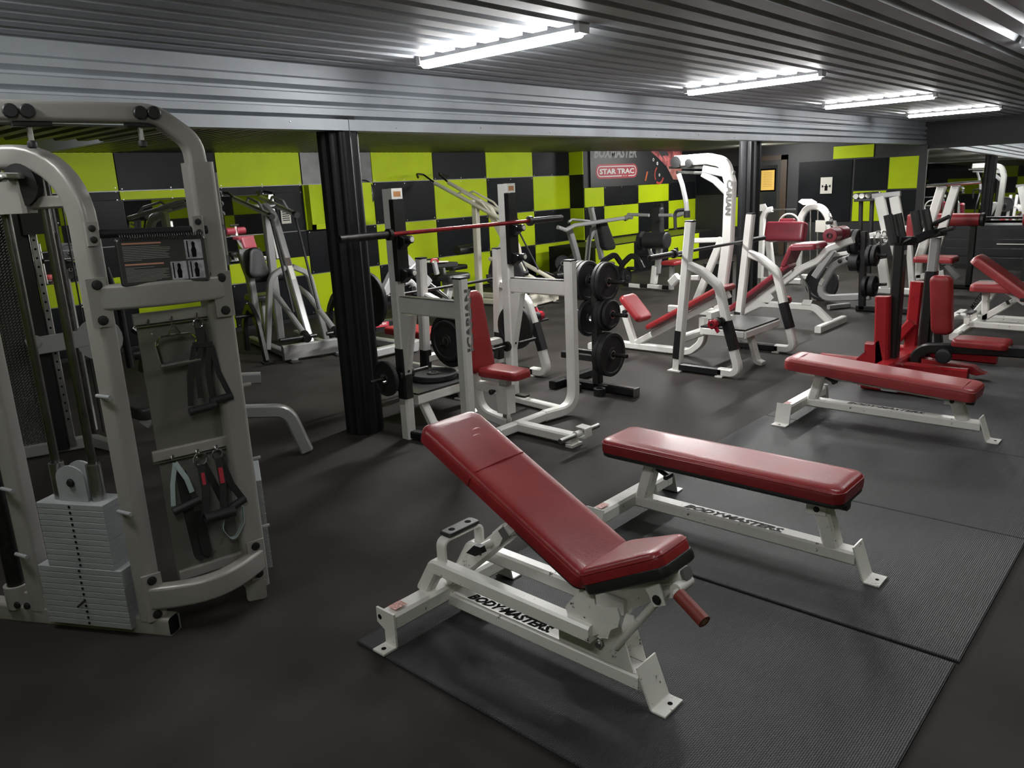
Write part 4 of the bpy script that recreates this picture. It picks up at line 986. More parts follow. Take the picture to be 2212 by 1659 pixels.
# diamond plate cable tower behind it
def tower(ox, oy):
    t = thing('cable_tower', 'tall cable tower with diamond plate shroud behind the cable station', 'cable machine', (ox, oy, 0))
    dx = V((.95,-.31,0)); dn = V((.31,.95,0))
    def g(s, z, n=0.): return V((ox,oy,0))+dx*s+dn*n+V((0,0,z))
    b = B(); b.bar(g(-.10,.03), g(-.10,1.80), .36, .02, side=dx); part('shroud', b, DIAM, t)
    b = B(); b.bar(g(.14,.03,-.02), g(.14,1.85,-.02), .10, .07, side=dx); part('slide_column', b, BLACK, t)
    b = B(); b.bar(g(.215,.05,-.04), g(.215,1.85,-.04), .045, .03, side=dx); hc = part('hole_column', b, STEEL, t)
    b = B()
    for k in range(26): b.lathe(g(.215,.25+.06*k,-.0555), -dn, [(.008,0),(.008,.001)], 8)
    part('column_holes', b, INK, hc)
    b = B(); b.cyl(g(.34,.05,.05), g(.34,1.9,.05), .035, 16); part('round_column', b, DKCHROME, t)
    b = B(); b.cyl(g(.42,.1,-.02), g(.42,1.9,-.02), .006, 8); part('cable', b, BLACK, t)
    b = B(); b.lathe(g(.50,.80,-.08), -dn, [(.02,0),(.15,.004),(.15,.03),(.02,.034)], 22); part('pulley_cover', b, SILVER, t)
    b = B(); b.bar(g(.06,.80,-.10), g(.42,.82,-.10), .12, .03, side=Z_); b.lathe(g(.10,.84,-.12), -dn, [(.05,0),(.05,.02)], 6); part('carriage', b, SILVER, t)
    b = B(); b.sweep([g(-.1,.05), g(.35,.05), g(.50,.02,-.25)], .09, .06, side=Z_, r=.1); part('foot', b, SILVER, t)
    b = B(); b.bar(g(-.3,1.80,-.02), g(.34,1.80,-.02), .07, .06, side=Z_); b.box(*[v for v in (0,0,0,0,0,0)]) if False else None; part('head', b, BLACK, t)
    b = B(); b.bar(g(.25,1.55,-.1), g(.25,1.78,-.1), .20, .10, side=dx); part('head_pulley', b, BLACKPL, t)
    return t
tower(1.63, 6.1)

# ------------------------------------------------------------------ plate loaded pulldowns
def pulldown(ox, oy, fx, fy, m, label, zp=1.6, sl=.2, extra=True):
    F = V((fx, fy, 0)).normalized(); S = V((-F.y, F.x, 0))     # F towards the loading end, S to its left
    def g(u, v, z): return V((ox, oy, 0))+F*u+S*v+V((0,0,z))
    def az(u): return zp+.02-(u+.6)*sl
    t = thing('pulldown_machine', label, 'weight machine', (ox, oy, 0))
    for v in (-.28, .28):
        b = B(); b.bar(g(-.85,v,.05), g(.62,v*.9,.05), .08, .08, side=Z_); part('base_rail', b, m, t)
        b = B(); b.bar(g(.62,v*.9-.02,.008), g(.74,v*.9-.02,.008), .016, .10, side=Z_); part('foot', b, BLACKPL, t)
    b = B(); b.bar(g(.58,-.36,.10), g(.58,.36,.10), .08, .16, side=F); part('cross_beam', b, m, t)
    b = B(); b.sweep([g(.48,0,.06), g(-.20,0,zp-.32), g(-.34,0,zp-.10), g(-.62,0,zp)], .075, .12, side=S, r=.14, n=6); mst = part('mast', b, m, t)
    k1, k2 = V(g(.48,0,.06)), V(g(-.20,0,zp-.32)); nrm = (k2-k1).cross(S).normalized(); nrm = nrm if nrm.z > 0 else -nrm
    q = k1.lerp(k2, .72)+nrm*.061
    b = B(); b.bar(q, k1.lerp(k2, .60)+nrm*.061, .05, .002, side=S); ip_ = part('instruction_plate', b, PAPER, mst)
    b = B(); b.bar(k1.lerp(k2, .79)+nrm*.061, q, .05, .002, side=S); part('warning_plate', b, BROWN, mst)
    b = B(); b.bar(g(-.62,0,.05), g(-.60,0,zp-.04), .09, .10, side=S); part('rear_post', b, m, t)
    b = B(); b.cyl(g(-.6,-.14,zp+.02), g(-.6,.14,zp+.02), .03, 14); part('pivot_tube', b, m, t)
    for v in (-.14, .14):
        b = B(); b.tube([g(-1.25,v*1.15,az(-1.25)), g(-.6,v,az(-.6)), g(.0,v,az(0))], .030, .2, 12); arm = part('lever_arm', b, m, t)
        b = B(); b.tube([g(-.82,v,az(-.82)+.02), g(-.74,v,az(-.74)+.085), g(-.36,v,az(-.36)+.085), g(-.22,v,az(-.22)+.01)], .016, .06, 8); part('arm_loop', b, m, arm)
        b = B(); b.cyl(g(-.02,v,az(-.02)), g(.07,v,az(.07)), .034, 14); part('arm_cap', b, BLACKPL, arm)
        b = B(); b.tube([g(-1.25,v*1.15,az(-1.25)), g(-1.45,v*1.25,az(-1.45)+.04), g(-1.52,v*1.9,az(-1.5)+.04), g(-1.40,v*2.6,az(-1.4)+.02)], .015, .05, 8); hd = part('handle', b, DKCHROME, arm)
        b = B(); b.cyl(g(.0,v,az(0)-.03), g(.42,v,.50), .014, 8); part('link_rod', b, BLACKPL, t)
        b = B(); b.tube([g(-.25,v*1.2,.68), g(.05,v*1.2,.62), g(.78,v*1.2,.30)], .032, .1, 10); lv = part('loading_lever', b, m, t)
        b = B(); b.cyl(g(.76,v*1.2,.31), g(.86,v*1.2,.265), .045, 14); b.cyl(g(.82,v*.4,.285), g(.82,v*3.2,.285), .022, 12); part('loading_peg', b, BLACK, lv)
        b = B(); b.sweep([g(.0,v*.3,.95), g(.0,v*1.6,.86), g(.0,v*2.5,.06)], .075, .06, side=F, r=.16, n=6); part('side_leg', b, m, t)
        if extra:
            b = B(); b.sweep([g(-.25,v*3.6,.04), g(-.22,v*3.6,.38), g(0.05,v*3.6,.62), g(.30,v*3.6,.44), g(.45,v*3.6,.02)], .05, .085, side=S, r=.22, n=6); hn = part('plate_horn', b, BLACK, t)
            b = B(); b.cyl(g(.12,v*3.6,.48), g(.12,v*4.9,.48), .022, 12); part('storage_peg', b, BLACK, hn)
            b = B(); b.bar(g(.40,v*3.6,.008), g(.53,v*3.6,.008), .016, .10, side=Z_); part('foot', b, BLACKPL, t)
    b = B(); b.bar(g(-1.15,0,.05), g(-1.15,0,.48), .08, .08, side=S); part('seat_post', b, m, t)
    b = B(); b.pad(g(-1.15,0,.48), S, F, Z_, rrect(-.18,.18,-.2,.2,.05,4), .07, .02, .003); part('seat_pad', b, BVINYL, t)
    b = B(); b.cyl(g(-.80,-.26,.80), g(-.80,.26,.80), .07, 16); b.bar(g(-.80,0,.8), g(-.60,0,.8), .05, .05, side=S); part('knee_roll', b, BVINYL, t)
    return t
pd1 = pulldown(4.88, 7.80, -.24, -.97, SILVER, 'silver plate loaded pulldown machine left of the fluted column', 1.60, .16)
pulldown(8.74, 7.95, .10, -1., CREAM, 'cream plate loaded pulldown machine behind the shoulder press rack', 1.50, .46, False)

# its seat unit with small black back pad
b = B(); b.sweep([(4.690,8.300,0.290), (4.671,8.300,0.833), (4.597,8.300,1.130)], .09, .08, side=Y_, r=.05); part('seat_mast', b, SILVER, pd1)
b = B(); b.bar((4.569,8.300,1.133), (4.831,8.300,1.125), .07, .05, side=Z_); part('head_arm', b, SILVER, pd1)
b = B(); b.pad((4.701,8.200,0.834), (1,0,0), (0,.1,1), (0,-1,.1), rrect(-.13,.13,0,.34,.08,5,.04), .08, .02, .004); part('back_pad', b, BVINYL, pd1)

# silver leg machine whose feet show right of the cable station
t = thing('leg_machine', 'silver leg machine with black pads, partly hidden behind the cable station', 'weight machine', (2.4,4.9,0))
b = B(); b.sweep([(1.95,5.05,.42),(2.35,4.80,.36),(2.72,4.56,.32),(2.80,4.51,.02)], .07, .085, side=(.54,.84,0), r=.12, n=6); part('front_leg', b, SILVER, t)
b = B(); b.sweep([(2.3,5.9,.10),(2.55,5.75,.40),(3.05,5.45,.36)], .07, .085, side=(.54,.84,0), r=.15, n=6); part('rear_leg', b, SILVER, t)
b = B(); b.bar((2.1,5.0,.40),(2.5,5.85,.40),.09,.07,side=Z_); part('main_rail', b, SILVER, t)
b = B(); b.pad((2.02,5.02,.40),(1,0,0),(0,1,0),(0,0,1),rrect(-.14,.14,-.16,.3,.06,4),.08,.02,.004); part('seat_pad', b, BVINYL, t)
b = B(); b.pad((2.28,4.78,.42),(.84,-.54,0),(0,0,1),(.54,.84,0),rrect(-.06,.06,0,.17,.02,3),.05,.01,.002); b.cyl((2.18,4.86,.55),(2.30,4.78,.55),.014,10); part('shin_pad', b, BLACKPL, t)
b = B(); b.cyl((2.35,6.0,.62),(2.85,5.75,.62),.045,14); b.cyl((2.72,5.82,.62),(2.95,5.70,.62),.028,12); part('roller', b, BVINYL, t)
b = B(); b.sweep([(2.45,6.15,.45),(2.50,6.1,.72),(2.42,6.13,.80)], .05, .06, side=X_, r=.05); part('lever', b, BLACK, t)
b = B(); b.bar((2.05,6.3,.05),(2.05,6.3,1.25),.09,.09,side=X_); b.tube([(2.05,6.3,1.2),(2.2,6.2,1.28),(2.25,6.15,1.0)], .022, .06, 8); part('mast', b, SILVER, t)
b = B(); b.sweep([(2.52,6.55,.42),(2.50,6.5,.9),(2.42,6.45,1.25)], .028, round_=True, r=.1); part('rope', b, BLACK, t)

# ------------------------------------------------------------------ lever machines along the back wall
t = thing('lever_row_machine', 'grey lever machine with tall black chest pad left of the logo banner', 'weight machine', (10.4,7.9,0))
b = B(); b.sweep([(10.465,7.900,0.184), (10.261,7.900,0.736), (10.127,7.900,1.027)], .09, .10, side=Y_, r=.05); part('mast', b, SILVER, t)
b = B(); b.tube([(9.479,7.600,1.078), (9.671,7.600,1.023), (9.884,7.600,1.079), (11.296,7.600,1.109)], .032, .06, 10); part('lever_arm', b, SILVER, t)
b = B(); b.cyl((11.296,7.600,1.101), (11.408,7.600,1.125), .045, 12); part('arm_cap', b, BLACKPL, t)
b = B(); b.tube([(10.644,8.300,1.084), (10.735,8.300,1.125), (11.260,8.300,1.061)], .022, .04, 8); part('far_handle', b, SILVER, t)
b = B(); b.bar((10.739,7.900,1.317), (11.027,7.900,0.436), .09, .07, side=Y_); part('pad_post', b, SILVER, t)
b = B(); b.pad((11.110,7.850,0.586), (1,0,0), V((10.763,7.850,1.375))-V((11.110,7.850,0.586)), (0,-1,0), rrect(-.17,.17,0,.58,.09,5,.06), .10, .03, .005); part('chest_pad', b, BVINYL, t)
b = B(); b.sweep([(10.844,7.900,0.978), (10.668,7.900,0.778), (10.555,7.900,0.174)], .07, .07, side=Y_, r=.1); part('rear_leg', b, SILVER, t)
b = B(); b.cyl((10.320,7.600,1.014), (10.139,7.600,0.160), .018, 8); part('link_rod', b, BLACKPL, t)
b = B(); b.cyl((9.972,7.600,0.312), (10.412,7.600,0.399), .035, 10); part('loading_lever', b, SILVER, t)
b = B(); b.bar((10.052,7.900,0.186), (11.154,7.900,0.081), .09, .06, side=Z_); part('base_rail', b, SILVER, t)
b = B(); b.cyl((9.111,7.600,0.436), (9.385,7.600,0.342), .022, 10); b.cyl((9.363,7.600,0.352), (9.523,7.600,0.348), .06, 14); part('loading_peg', b, BLACK, t)
for i, (a, y0) in enumerate((((1200,610,1216,570,1240,550,1250,556), 8.3), ((1285,608,1300,565,1325,550,1346,585), 7.5))):
    pass
b = B(); b.sweep([(10.123,8.200,0.165), (10.282,8.200,0.386), (10.709,8.200,0.553)], .05, .09, side=Y_, r=.15); part('plate_horn', b, BLACK, t)
b = B(); b.sweep([(10.279,7.500,0.162), (10.493,7.500,0.461), (10.837,7.500,0.548), (11.077,7.500,0.325)], .05, .09, side=Y_, r=.15); part('plate_horn', b, BLACK, t)
b = B(); b.cyl((10.544,7.500,0.426), (10.794,7.500,0.400), .03, 10); part('storage_peg', b, BLACK, t)
weight_plate((10.310,8.200,0.437), (-.6,-.8,0), .13, .04, 'small black plate on the left horn of the grey lever machine')
weight_plate((10.933,7.600,0.197), (-.6,-.8,0), .16, .05, 'black plate low beside the right horn of the grey lever machine')

t = thing('leg_press_machine', 'black padded machine with thick grey roll pad left of the white tower', 'weight machine', (11.2,6.8,0))
b = B(); b.pad((11.200,6.873,0.745), (0,-1,0), V((11.200,6.874,1.422))-V((11.200,6.873,0.745)), (-1,0,0), rrect(-.10,.10,0,.55,.05,5,.01), .10, .03, .004); part('back_pad', b, BVINYL, t)
b = B(); b.bar((11.350,6.965,0.429), (11.350,6.948,1.330), .09, .07, side=Y_); part('back_post', b, BLACK, t)
b = B(); b.tube([(10.900,7.191,1.136), (10.900,7.315,1.152), (10.900,7.280,1.115)], .03, .02, 10); b.cyl((10.900,7.279,1.188), (10.900,6.876,1.169), .026, 10); part('left_handle', b, SILVER, t)
b = B(); b.cyl((10.900,6.689,1.167), (10.900,6.457,1.165), .026, 10); b.cyl((10.900,6.432,1.150), (10.900,6.183,1.210), .035, 10); part('right_handle', b, SILVER, t)
b = B(); b.lathe((10.700,6.828,0.793), (0,-1,0), [(.10,0),(.13,.02),(.13,.40),(.10,.42)], 20); part('roll_pad', b, BVINYL, t)
b = B(); b.lathe((10.750,6.946,0.781), (0,-1,0), [(.02,0),(.15,.01),(.15,.05),(.02,.06)], 20); part('roll_disc', b, BLACKPL, t)
b = B(); b.sweep([(10.800,6.815,0.691), (10.800,6.789,0.596), (10.800,6.704,0.489)], .05, .05, side=Y_); b.bar((10.900,6.681,0.662), (10.900,6.723,0.257), .09, .08, side=Y_); part('roll_post', b, SILVER, t)
b = B(); b.bar((10.900,6.758,0.367), (10.900,6.793,0.090), .10, .10, side=Y_); part('white_post', b, WHITE, t)
b = B(); b.bar((10.800,7.280,0.065), (10.800,6.392,0.048), .06, .05, side=Z_); part('floor_bar', b, BLACK, t)
b = B(); b.bar((10.780,7.176,0.057), (10.780,6.979,0.051), .066, .056, side=Z_); b.bar((10.780,6.822,0.059), (10.780,6.564,0.049), .066, .056, side=Z_); part('floor_bar_sleeve', b, WHITE, t)
b = B(); b.pad((10.400,6.133,0.460), (0,-1,0), (1,0,0), (0,0,1), rrect(-.16,.10,-.12,.3,.04,4), .06, .02, .003); part('seat_pad', b, RED, t)
b = B(); b.bar((10.400,6.157,0.438), (10.400,6.171,0.088), .07, .07, side=Y_); part('seat_post', b, SILVER, t)
b = B(); b.sweep([(10.700,7.394,0.102), (10.700,7.253,0.410), (10.700,7.073,0.563), (10.700,6.925,0.478), (10.700,6.856,0.348)], .05, .085, side=X_, r=.15); part('plate_horn', b, BLACK, t)
b = B(); b.cyl((10.700,7.164,0.338), (10.700,7.031,0.342), .03, 10); part('storage_peg', b, BLACK, t)
b = B(); b.cyl((10.800,7.166,0.537), (10.800,6.832,0.552), .035, 10); part('grip', b, BLACKPL, t)
weight_plate((11.05,7.45,.15), (0,-1,0), .15, .05, 'black plate on the floor peg between the two lever machines')

# tall white tower machine with printed post
t = thing('pulley_tower', 'tall white pulley tower with grey lettering down its post', 'weight machine', (9.0,4.9,0))
b = B(); b.sweep([(9.05,4.68,.02), (9.050,4.571,0.941), (9.050,4.557,1.634), (9.050,4.636,1.882), (9.050,4.859,1.932), (9.050,5.311,1.929)], .10, .13, side=X_, r=.16, n=6); mast = part('post', b, WHITE, t)
b = B(); b.bar((9.050,4.518,1.725), (9.050,4.920,1.814), .06, .09, side=X_); b.sweep([(9.050,4.572,1.498), (9.050,4.761,1.669), (9.050,4.932,1.759)], .05, .08, side=X_, r=.08); part('arm_brace', b, SILVER, t)
b = B(); b.bar((9.050,4.653,0.969), (9.050,5.046,0.056), .07, .09, side=X_); part('raking_leg', b, WHITE, t)
b = B(); b.bar((8.75,4.66,.04),(9.4,4.66,.04),.10,.07,side=Z_); b.bar((9.05,5.4,.04),(9.05,4.62,.04),.10,.07,side=Z_); part('base', b, WHITE, t)
b = B(); b.bar((9.050,4.684,0.952), (9.050,5.037,0.937), .06, .06, side=X_); part('tie_bar', b, WHITE, t)
text('lettering', 'CARIAN', FADED, mast, (8.994,4.579,1.674), V((8.994,4.593,1.225))-V((8.994,4.579,1.674)), (0,-1,0), .075, .42, shear=.0, bold=.04)
b = B(); b.bar((9.050,5.404,1.855), (9.050,4.921,1.831), .03, .03, side=X_); b.bar((9.050,5.297,1.792), (9.050,4.919,1.764), .04, .035, side=X_); part('slide_rail', b, STEEL, t)
for px in (1,): 
    b = B(); b.lathe((9.000,5.268,1.916), (-1,0,0), [(.02,0),(.07,.005),(.07,.04),(.02,.045)], 16); b.lathe((9.000,5.085,1.895), (-1,0,0), [(.02,0),(.05,.005),(.05,.04),(.02,.045)], 16); part('pulley', b, BLACKPL, t)
b = B(); b.sweep([(8.950,5.212,1.768), (8.950,5.158,1.631), (8.950,5.104,1.426), (8.950,5.089,1.278)], .055, .045, side=X_, r=.05); part('drop_arm', b, SILVER, t)
b = B(); b.cyl((8.950,5.090,1.318), (8.950,5.089,1.232), .04, 12); b.tube([(8.950,5.090,1.335), (8.950,5.235,1.320), (8.950,5.262,1.280), (8.950,5.254,1.089)], .022, .05, 8); part('hand_grip', b, BLACKPL, t)
b = B(); b.box(9.15,9.55,4.75,4.95,0.02,.62); b.box(9.14,9.56,4.74,4.96,.62,.64); part('stack_housing', b, BLACK, t)
b = B(); b.bar((8.600,5.005,0.536), (8.600,5.103,0.445), .09, .10, side=X_); b.bar((8.600,4.973,0.520), (8.600,4.718,0.530), .05, .06, side=X_); part('seat_bracket', b, WHITE, t)

# ------------------------------------------------------------------ decline bench with burgundy pads
t = thing('decline_bench', 'white decline bench with burgundy pads and leg rolls', 'bench', (8.9,3.6,0))
C5 = 8.9
b = B(); b.sweep([(C5,4.36,.03),(C5,4.22,.12),(C5,4.05,.21),(C5,3.40,.21),(C5,3.22,.05)], .08, .075, side=X_, r=.16, n=6); part('base_beam', b, WHITE, t)
b = B(); b.bar((C5-.42,3.20,.035),(C5+.36,3.20,.035),.085,.07,side=Z_); part('cross_foot', b, WHITE, t)
b = B(); b.bar((C5-.3,4.36,.035),(C5+.3,4.36,.035),.085,.07,side=Z_); part('cross_foot', b, WHITE, t)
b = B(); b.sweep([(C5,4.38,.05),(C5,3.72,.53),(C5,3.56,.66),(C5,3.40,.74),(C5,3.28,.88),(C5,3.02,.98)], .075, .075, side=X_, r=.1, n=5); part('spine', b, WHITE, t)
d = (V((0,3.70,.64))-V((0,4.42,.07))).normalized(); b = B(); b.pad((C5,4.40,.10), X_, d, (0,.6,.8), rrect(-.14,.14,0,.92,.045,5), .06, .02, .003); part('back_pad', b, BURG, t)
d = (V((0,3.58,.90))-V((0,3.68,.66))).normalized(); b = B(); b.pad((C5,3.72,.66), X_, d, (0,.94,.33), rrect(-.15,.15,0,.27,.03,4), .06, .02, .003); part('hip_pad', b, BURG, t)
d = V((0,-1,.06)).normalized(); b = B(); b.pad((C5,3.66,.86), X_, d, Z_, rrect(-.19,.19,0,.30,.04,4), .075, .025, .004); part('knee_pad', b, BURG, t)
for x0 in (-.22, .02):
    b = B(); b.lathe((C5+x0,3.20,1.04), X_, [(.03,0),(.075,.004),(.08,.02),(.08,.18),(.075,.196),(.03,.2)], 20); rl = part('ankle_roll', b, BURG, t)
b = B(); b.lathe((C5-.235,3.20,1.04), X_, [(.018,0),(.03,0),(.03,.02),(.018,.02)], 16, True); part('roll_collar', b, DKCHROME, t)
b = B(); b.bar((C5,3.24,.92),(C5,3.20,1.05),.05,.05,side=X_); b.bar((C5,3.20,1.05),(C5-.0,3.24,1.18),.04,.04,side=X_); part('roll_stem', b, WHITE, t)
b = B(); b.cyl((C5-.14,3.26,1.17),(C5+.05,3.26,1.17),.02,10); part('hand_grip', b, BLACKPL, t)
b = B(); b.prism([(C5-.04,4.10,.25),(C5-.04,3.95,.38),(C5-.04,3.88,.30),(C5-.04,3.95,.22)], (.01,0,0)); b.prism([(C5-.045,3.55,.24),(C5-.045,3.44,.24),(C5-.045,3.42,.30),(C5-.045,3.52,.30)], (.01,0,0)); part('hinge_plate', b, WHITE, t)
b = B(); b.sweep([(C5,3.46,.26),(C5,3.48,.42),(C5,3.60,.58)], .05, .012, side=X_, r=.2, n=5); part('height_arc', b, STEEL, t)

# grey plate loaded row machine with big plate, and second plate tree
t = thing('row_machine', 'grey curved plate loaded machine behind the burgundy decline bench', 'weight machine', (10.4,3.5,0))
b = B(); b.sweep([(10.400,3.278,0.147), (10.400,3.984,0.076), (10.400,3.764,0.514), (10.400,3.639,0.595), (10.400,3.313,0.702)], .085, .09, side=X_, r=.2, n=6); part('frame', b, SILVER, t)
b = B(); b.bar((10.300,3.960,0.379), (10.300,3.739,0.732), .07, .09, side=X_); b.sweep([(10.400,3.858,0.601), (10.400,3.775,0.723), (10.400,3.550,0.873)], .06, .07, side=X_, r=.1); part('lever', b, SILVER, t)
b = B(); b.bar((10.02,3.66,.035), (10.3,3.5,.035), .06, .06, side=Z_); part('foot', b, SILVER, t)
b = B(); b.bar((10.400,3.801,0.651), (10.400,3.552,0.698), .05, .05, side=X_); part('tie_bar', b, WHITE, t)
part('bolt', bolts([(10.350,3.667,0.587), (10.350,3.570,0.625)], (-1,0,0), .022, .02), BLACKPL, t)
b = B(); b.bar((10.350,3.907,0.271), (10.350,3.869,0.352), .05, .002, side=(0,1,0)); part('sticker', b, PAPER, t)
weight_plate((10.75,4.02,.236), (-1,.15,0), .235, .05, 'large dark weight plate low inside the grey row machine', m=BLUEBL)
t = thing('plate_tree', 'black plate tree loaded with weights, far one by the grey row machine', 'plate rack', (10.1,3.3,0))
b = B(); b.bar((10.100,3.273,0.025), (10.100,3.310,0.982), .07, .08, side=X_); part('mast', b, BLACK, t)
b = B(); b.bar((10.1,3.34,.04),(10.1,2.70,.04),.07,.07,side=X_); part('base_rail', b, BLACK, t)
for (px, py) in ((1850,525),(1850,558),(1882,552),(1880,615)):
    pass
for nm, p, R, th, ax, lab in (('a',(10.100,3.357,0.859),.15,.06,(0,1,0),'inner black plate top left of the far plate tree'),('b',(10.100,3.336,0.610),.115,.11,(0,1,0),'thick black plate middle left of the far plate tree'),('c',(10.100,3.248,0.691),.13,.05,(0,-1,0),'inner dark plate middle right of the far plate tree'),('d',(10.100,3.183,0.693),.13,.05,(0,-1,0),'outer dark plate middle right of the far plate tree'),('e',(10.100,3.268,0.315),.13,.05,(0,-1,0),'inner black plate low right on the far plate tree'),('f',(10.100,3.191,0.319),.13,.06,(0,-1,0),'outer black plate low right on the far plate tree'),('g',(10.100,3.429,0.858),.15,.04,(0,1,0),'outermost black plate top left of the far plate tree')):
    weight_plate(p, ax, R, th, lab, 'plates on the far plate tree')
for (a, c) in (((10.100,3.325,0.690),(10.100,3.028,0.696)),((10.100,3.302,0.325),(10.100,3.004,0.350)),((10.100,3.254,0.871),(10.100,3.474,0.857))):
    b = B(); b.cyl(a, c, .018, 10); part('peg', b, DKCHROME, t)

# ------------------------------------------------------------------ white machines by the far wall
t = thing('preacher_curl_machine', 'white curl machine with dark red arm pad left of the burgundy rolls', 'weight machine', (12.2,5.3,0))
b = B(); b.pad((12.000,5.390,0.733), (0,-1,0), (.25,0,1), (-1,0,.25), rrect(0,.62,-.06,.24,.04,4), .16, .03, .004); part('arm_pad', b, BURG, t)
b = B(); b.bar((12.200,5.463,0.680), (12.200,5.362,0.045), .10, .10, side=X_); b.bar((12.200,5.083,0.684), (12.200,5.134,0.099), .09, .10, side=X_); part('post', b, WHITE, t)
b = B(); b.bar((12.2,5.55,.05), (12.2,4.90,.05), .09, .09, side=Z_); part('base', b, WHITE, t)
b = B(); b.sweep([(12.600,5.767,0.027), (12.600,5.752,1.023), (12.600,5.700,1.135), (12.600,5.597,1.156)], .08, .09, side=X_, r=.1); part('frame', b, WHITE, t)
b = B(); b.prism([(12.500,5.777,1.238),(12.500,5.682,1.251),(12.500,5.648,1.191),(12.500,5.694,1.133),(12.500,5.766,1.134)], (.02,0,0)); part('top_bracket', b, WHITE, t)
b = B(); b.pad((12.100,5.244,0.906), (0,-1,0), (.3,0,1), (-1,0,.3), rrect(0,.25,0,.12,.03,4), .06, .02, .003); part('head_pad', b, BURG, t)
b = B(); b.cyl((12.600,5.628,1.141), (12.600,5.210,1.150), .014, 8); part('lever_bar', b, STEEL, t)
b = B(); b.ring((12.600,5.307,0.909), (-1,0,0), .17, .015, 24, 6); part('cam_wheel', b, WHITE, t)
t = thing('cable_column_machine', 'white arched machine with two guide rods behind the burgundy rolls', 'weight machine', (12.8,4.7,0))
b = B(); b.sweep([(12.800,5.213,0.027), (12.800,5.195,1.007), (12.800,5.089,1.181), (12.800,4.866,1.177), (12.800,4.747,1.003), (12.800,4.676,0.494)], .09, .10, side=X_, r=.22, n=7); part('arch', b, WHITE, t)
b = B(); b.prism([(12.700,5.211,1.261),(12.700,5.160,1.304),(12.700,5.003,1.300),(12.700,4.912,1.248),(12.700,4.976,1.206),(12.700,5.126,1.209)], (.03,0,0)); part('top_plate', b, WHITE, t)
b = B(); b.cyl((12.800,5.042,1.137), (12.800,4.999,0.082), .012, 8); b.cyl((12.800,4.923,1.135), (12.800,4.886,0.094), .012, 8); part('guide_rod', b, STEEL, t)
b = B(); b.prism([(12.700,4.913,0.966),(12.700,4.751,0.965),(12.700,4.748,0.778),(12.700,4.911,0.785)], (.01,0,0)); part('instruction_card', b, PAPER, t)
b = B(); b.bar((12.8,5.13,.05), (12.8,4.55,.05), .08, .10, side=Z_); part('base', b, WHITE, t)
text('lettering', 'ICARIAN', INK, t, (12.740,4.737,1.114), V((12.740,4.693,0.826))-V((12.740,4.737,1.114)), (0,-1,0), .06, .36, bold=.01)
t = thing('chest_machine', 'white machine with upright red pad and chrome grips behind the black arm cradles', 'weight machine', (11.6,3.3,0))
b = B(); b.bar((11.800,3.684,1.338), (11.800,3.521,0.732), .07, .13, side=X_); b.bar((11.800,3.489,1.333), (11.800,3.378,0.860), .07, .13, side=X_); part('raking_post', b, WHITE, t)
b = B(); b.bar((11.800,3.778,1.347), (11.800,3.414,1.374), .07, .06, side=Z_); part('head_beam', b, SILVER, t)
b = B(); b.bar((11.600,3.710,0.810), (11.600,3.121,0.937), .07, .09, side=X_); part('cross_arm', b, WHITE, t)
b = B(); b.bar((11.600,3.535,0.493), (11.600,3.450,0.044), .08, .12, side=X_); b.bar((11.600,3.440,0.874), (11.600,3.324,0.498), .08, .10, side=X_); b.bar((11.600,3.195,0.689), (11.600,3.102,0.062), .07, .08, side=X_); part('leg', b, WHITE, t)
b = B(); b.bar((11.6,3.72,.06), (11.6,3.05,.06), .09, .09, side=Z_); part('base', b, WHITE, t)
b = B(); b.pad((11.400,3.124,0.799), (0,-1,0), (0,0,1), (-1,0,0), rrect(-.05,.05,0,.32,.03,4), .08, .02, .003); part('chest_pad', b, RED, t)
b = B(); b.pad((11.300,3.034,0.498), (0,-1,0), (1,0,0), Z_, rrect(0,.48,-.1,.25,.04,4), .08, .03, .003); part('seat_pad', b, RED, t)
b = B(); b.ring((11.300,3.516,0.809), (.2,1,0), .09, .012, 20, 6); b.ring((11.300,3.439,0.810), (.2,1,0), .09, .012, 20, 6); b.cyl((11.300,3.612,0.808), (11.300,3.375,0.816), .015, 8); part('weight_ring', b, STEEL, t)
b = B(); b.bar((12.400,2.965,0.397), (12.400,2.817,0.394), .08, .12, side=Z_); b.bar((12.400,2.902,0.353), (12.400,2.740,0.176), .06, .08, side=X_); part('rear_foot', b, SILVER, t)

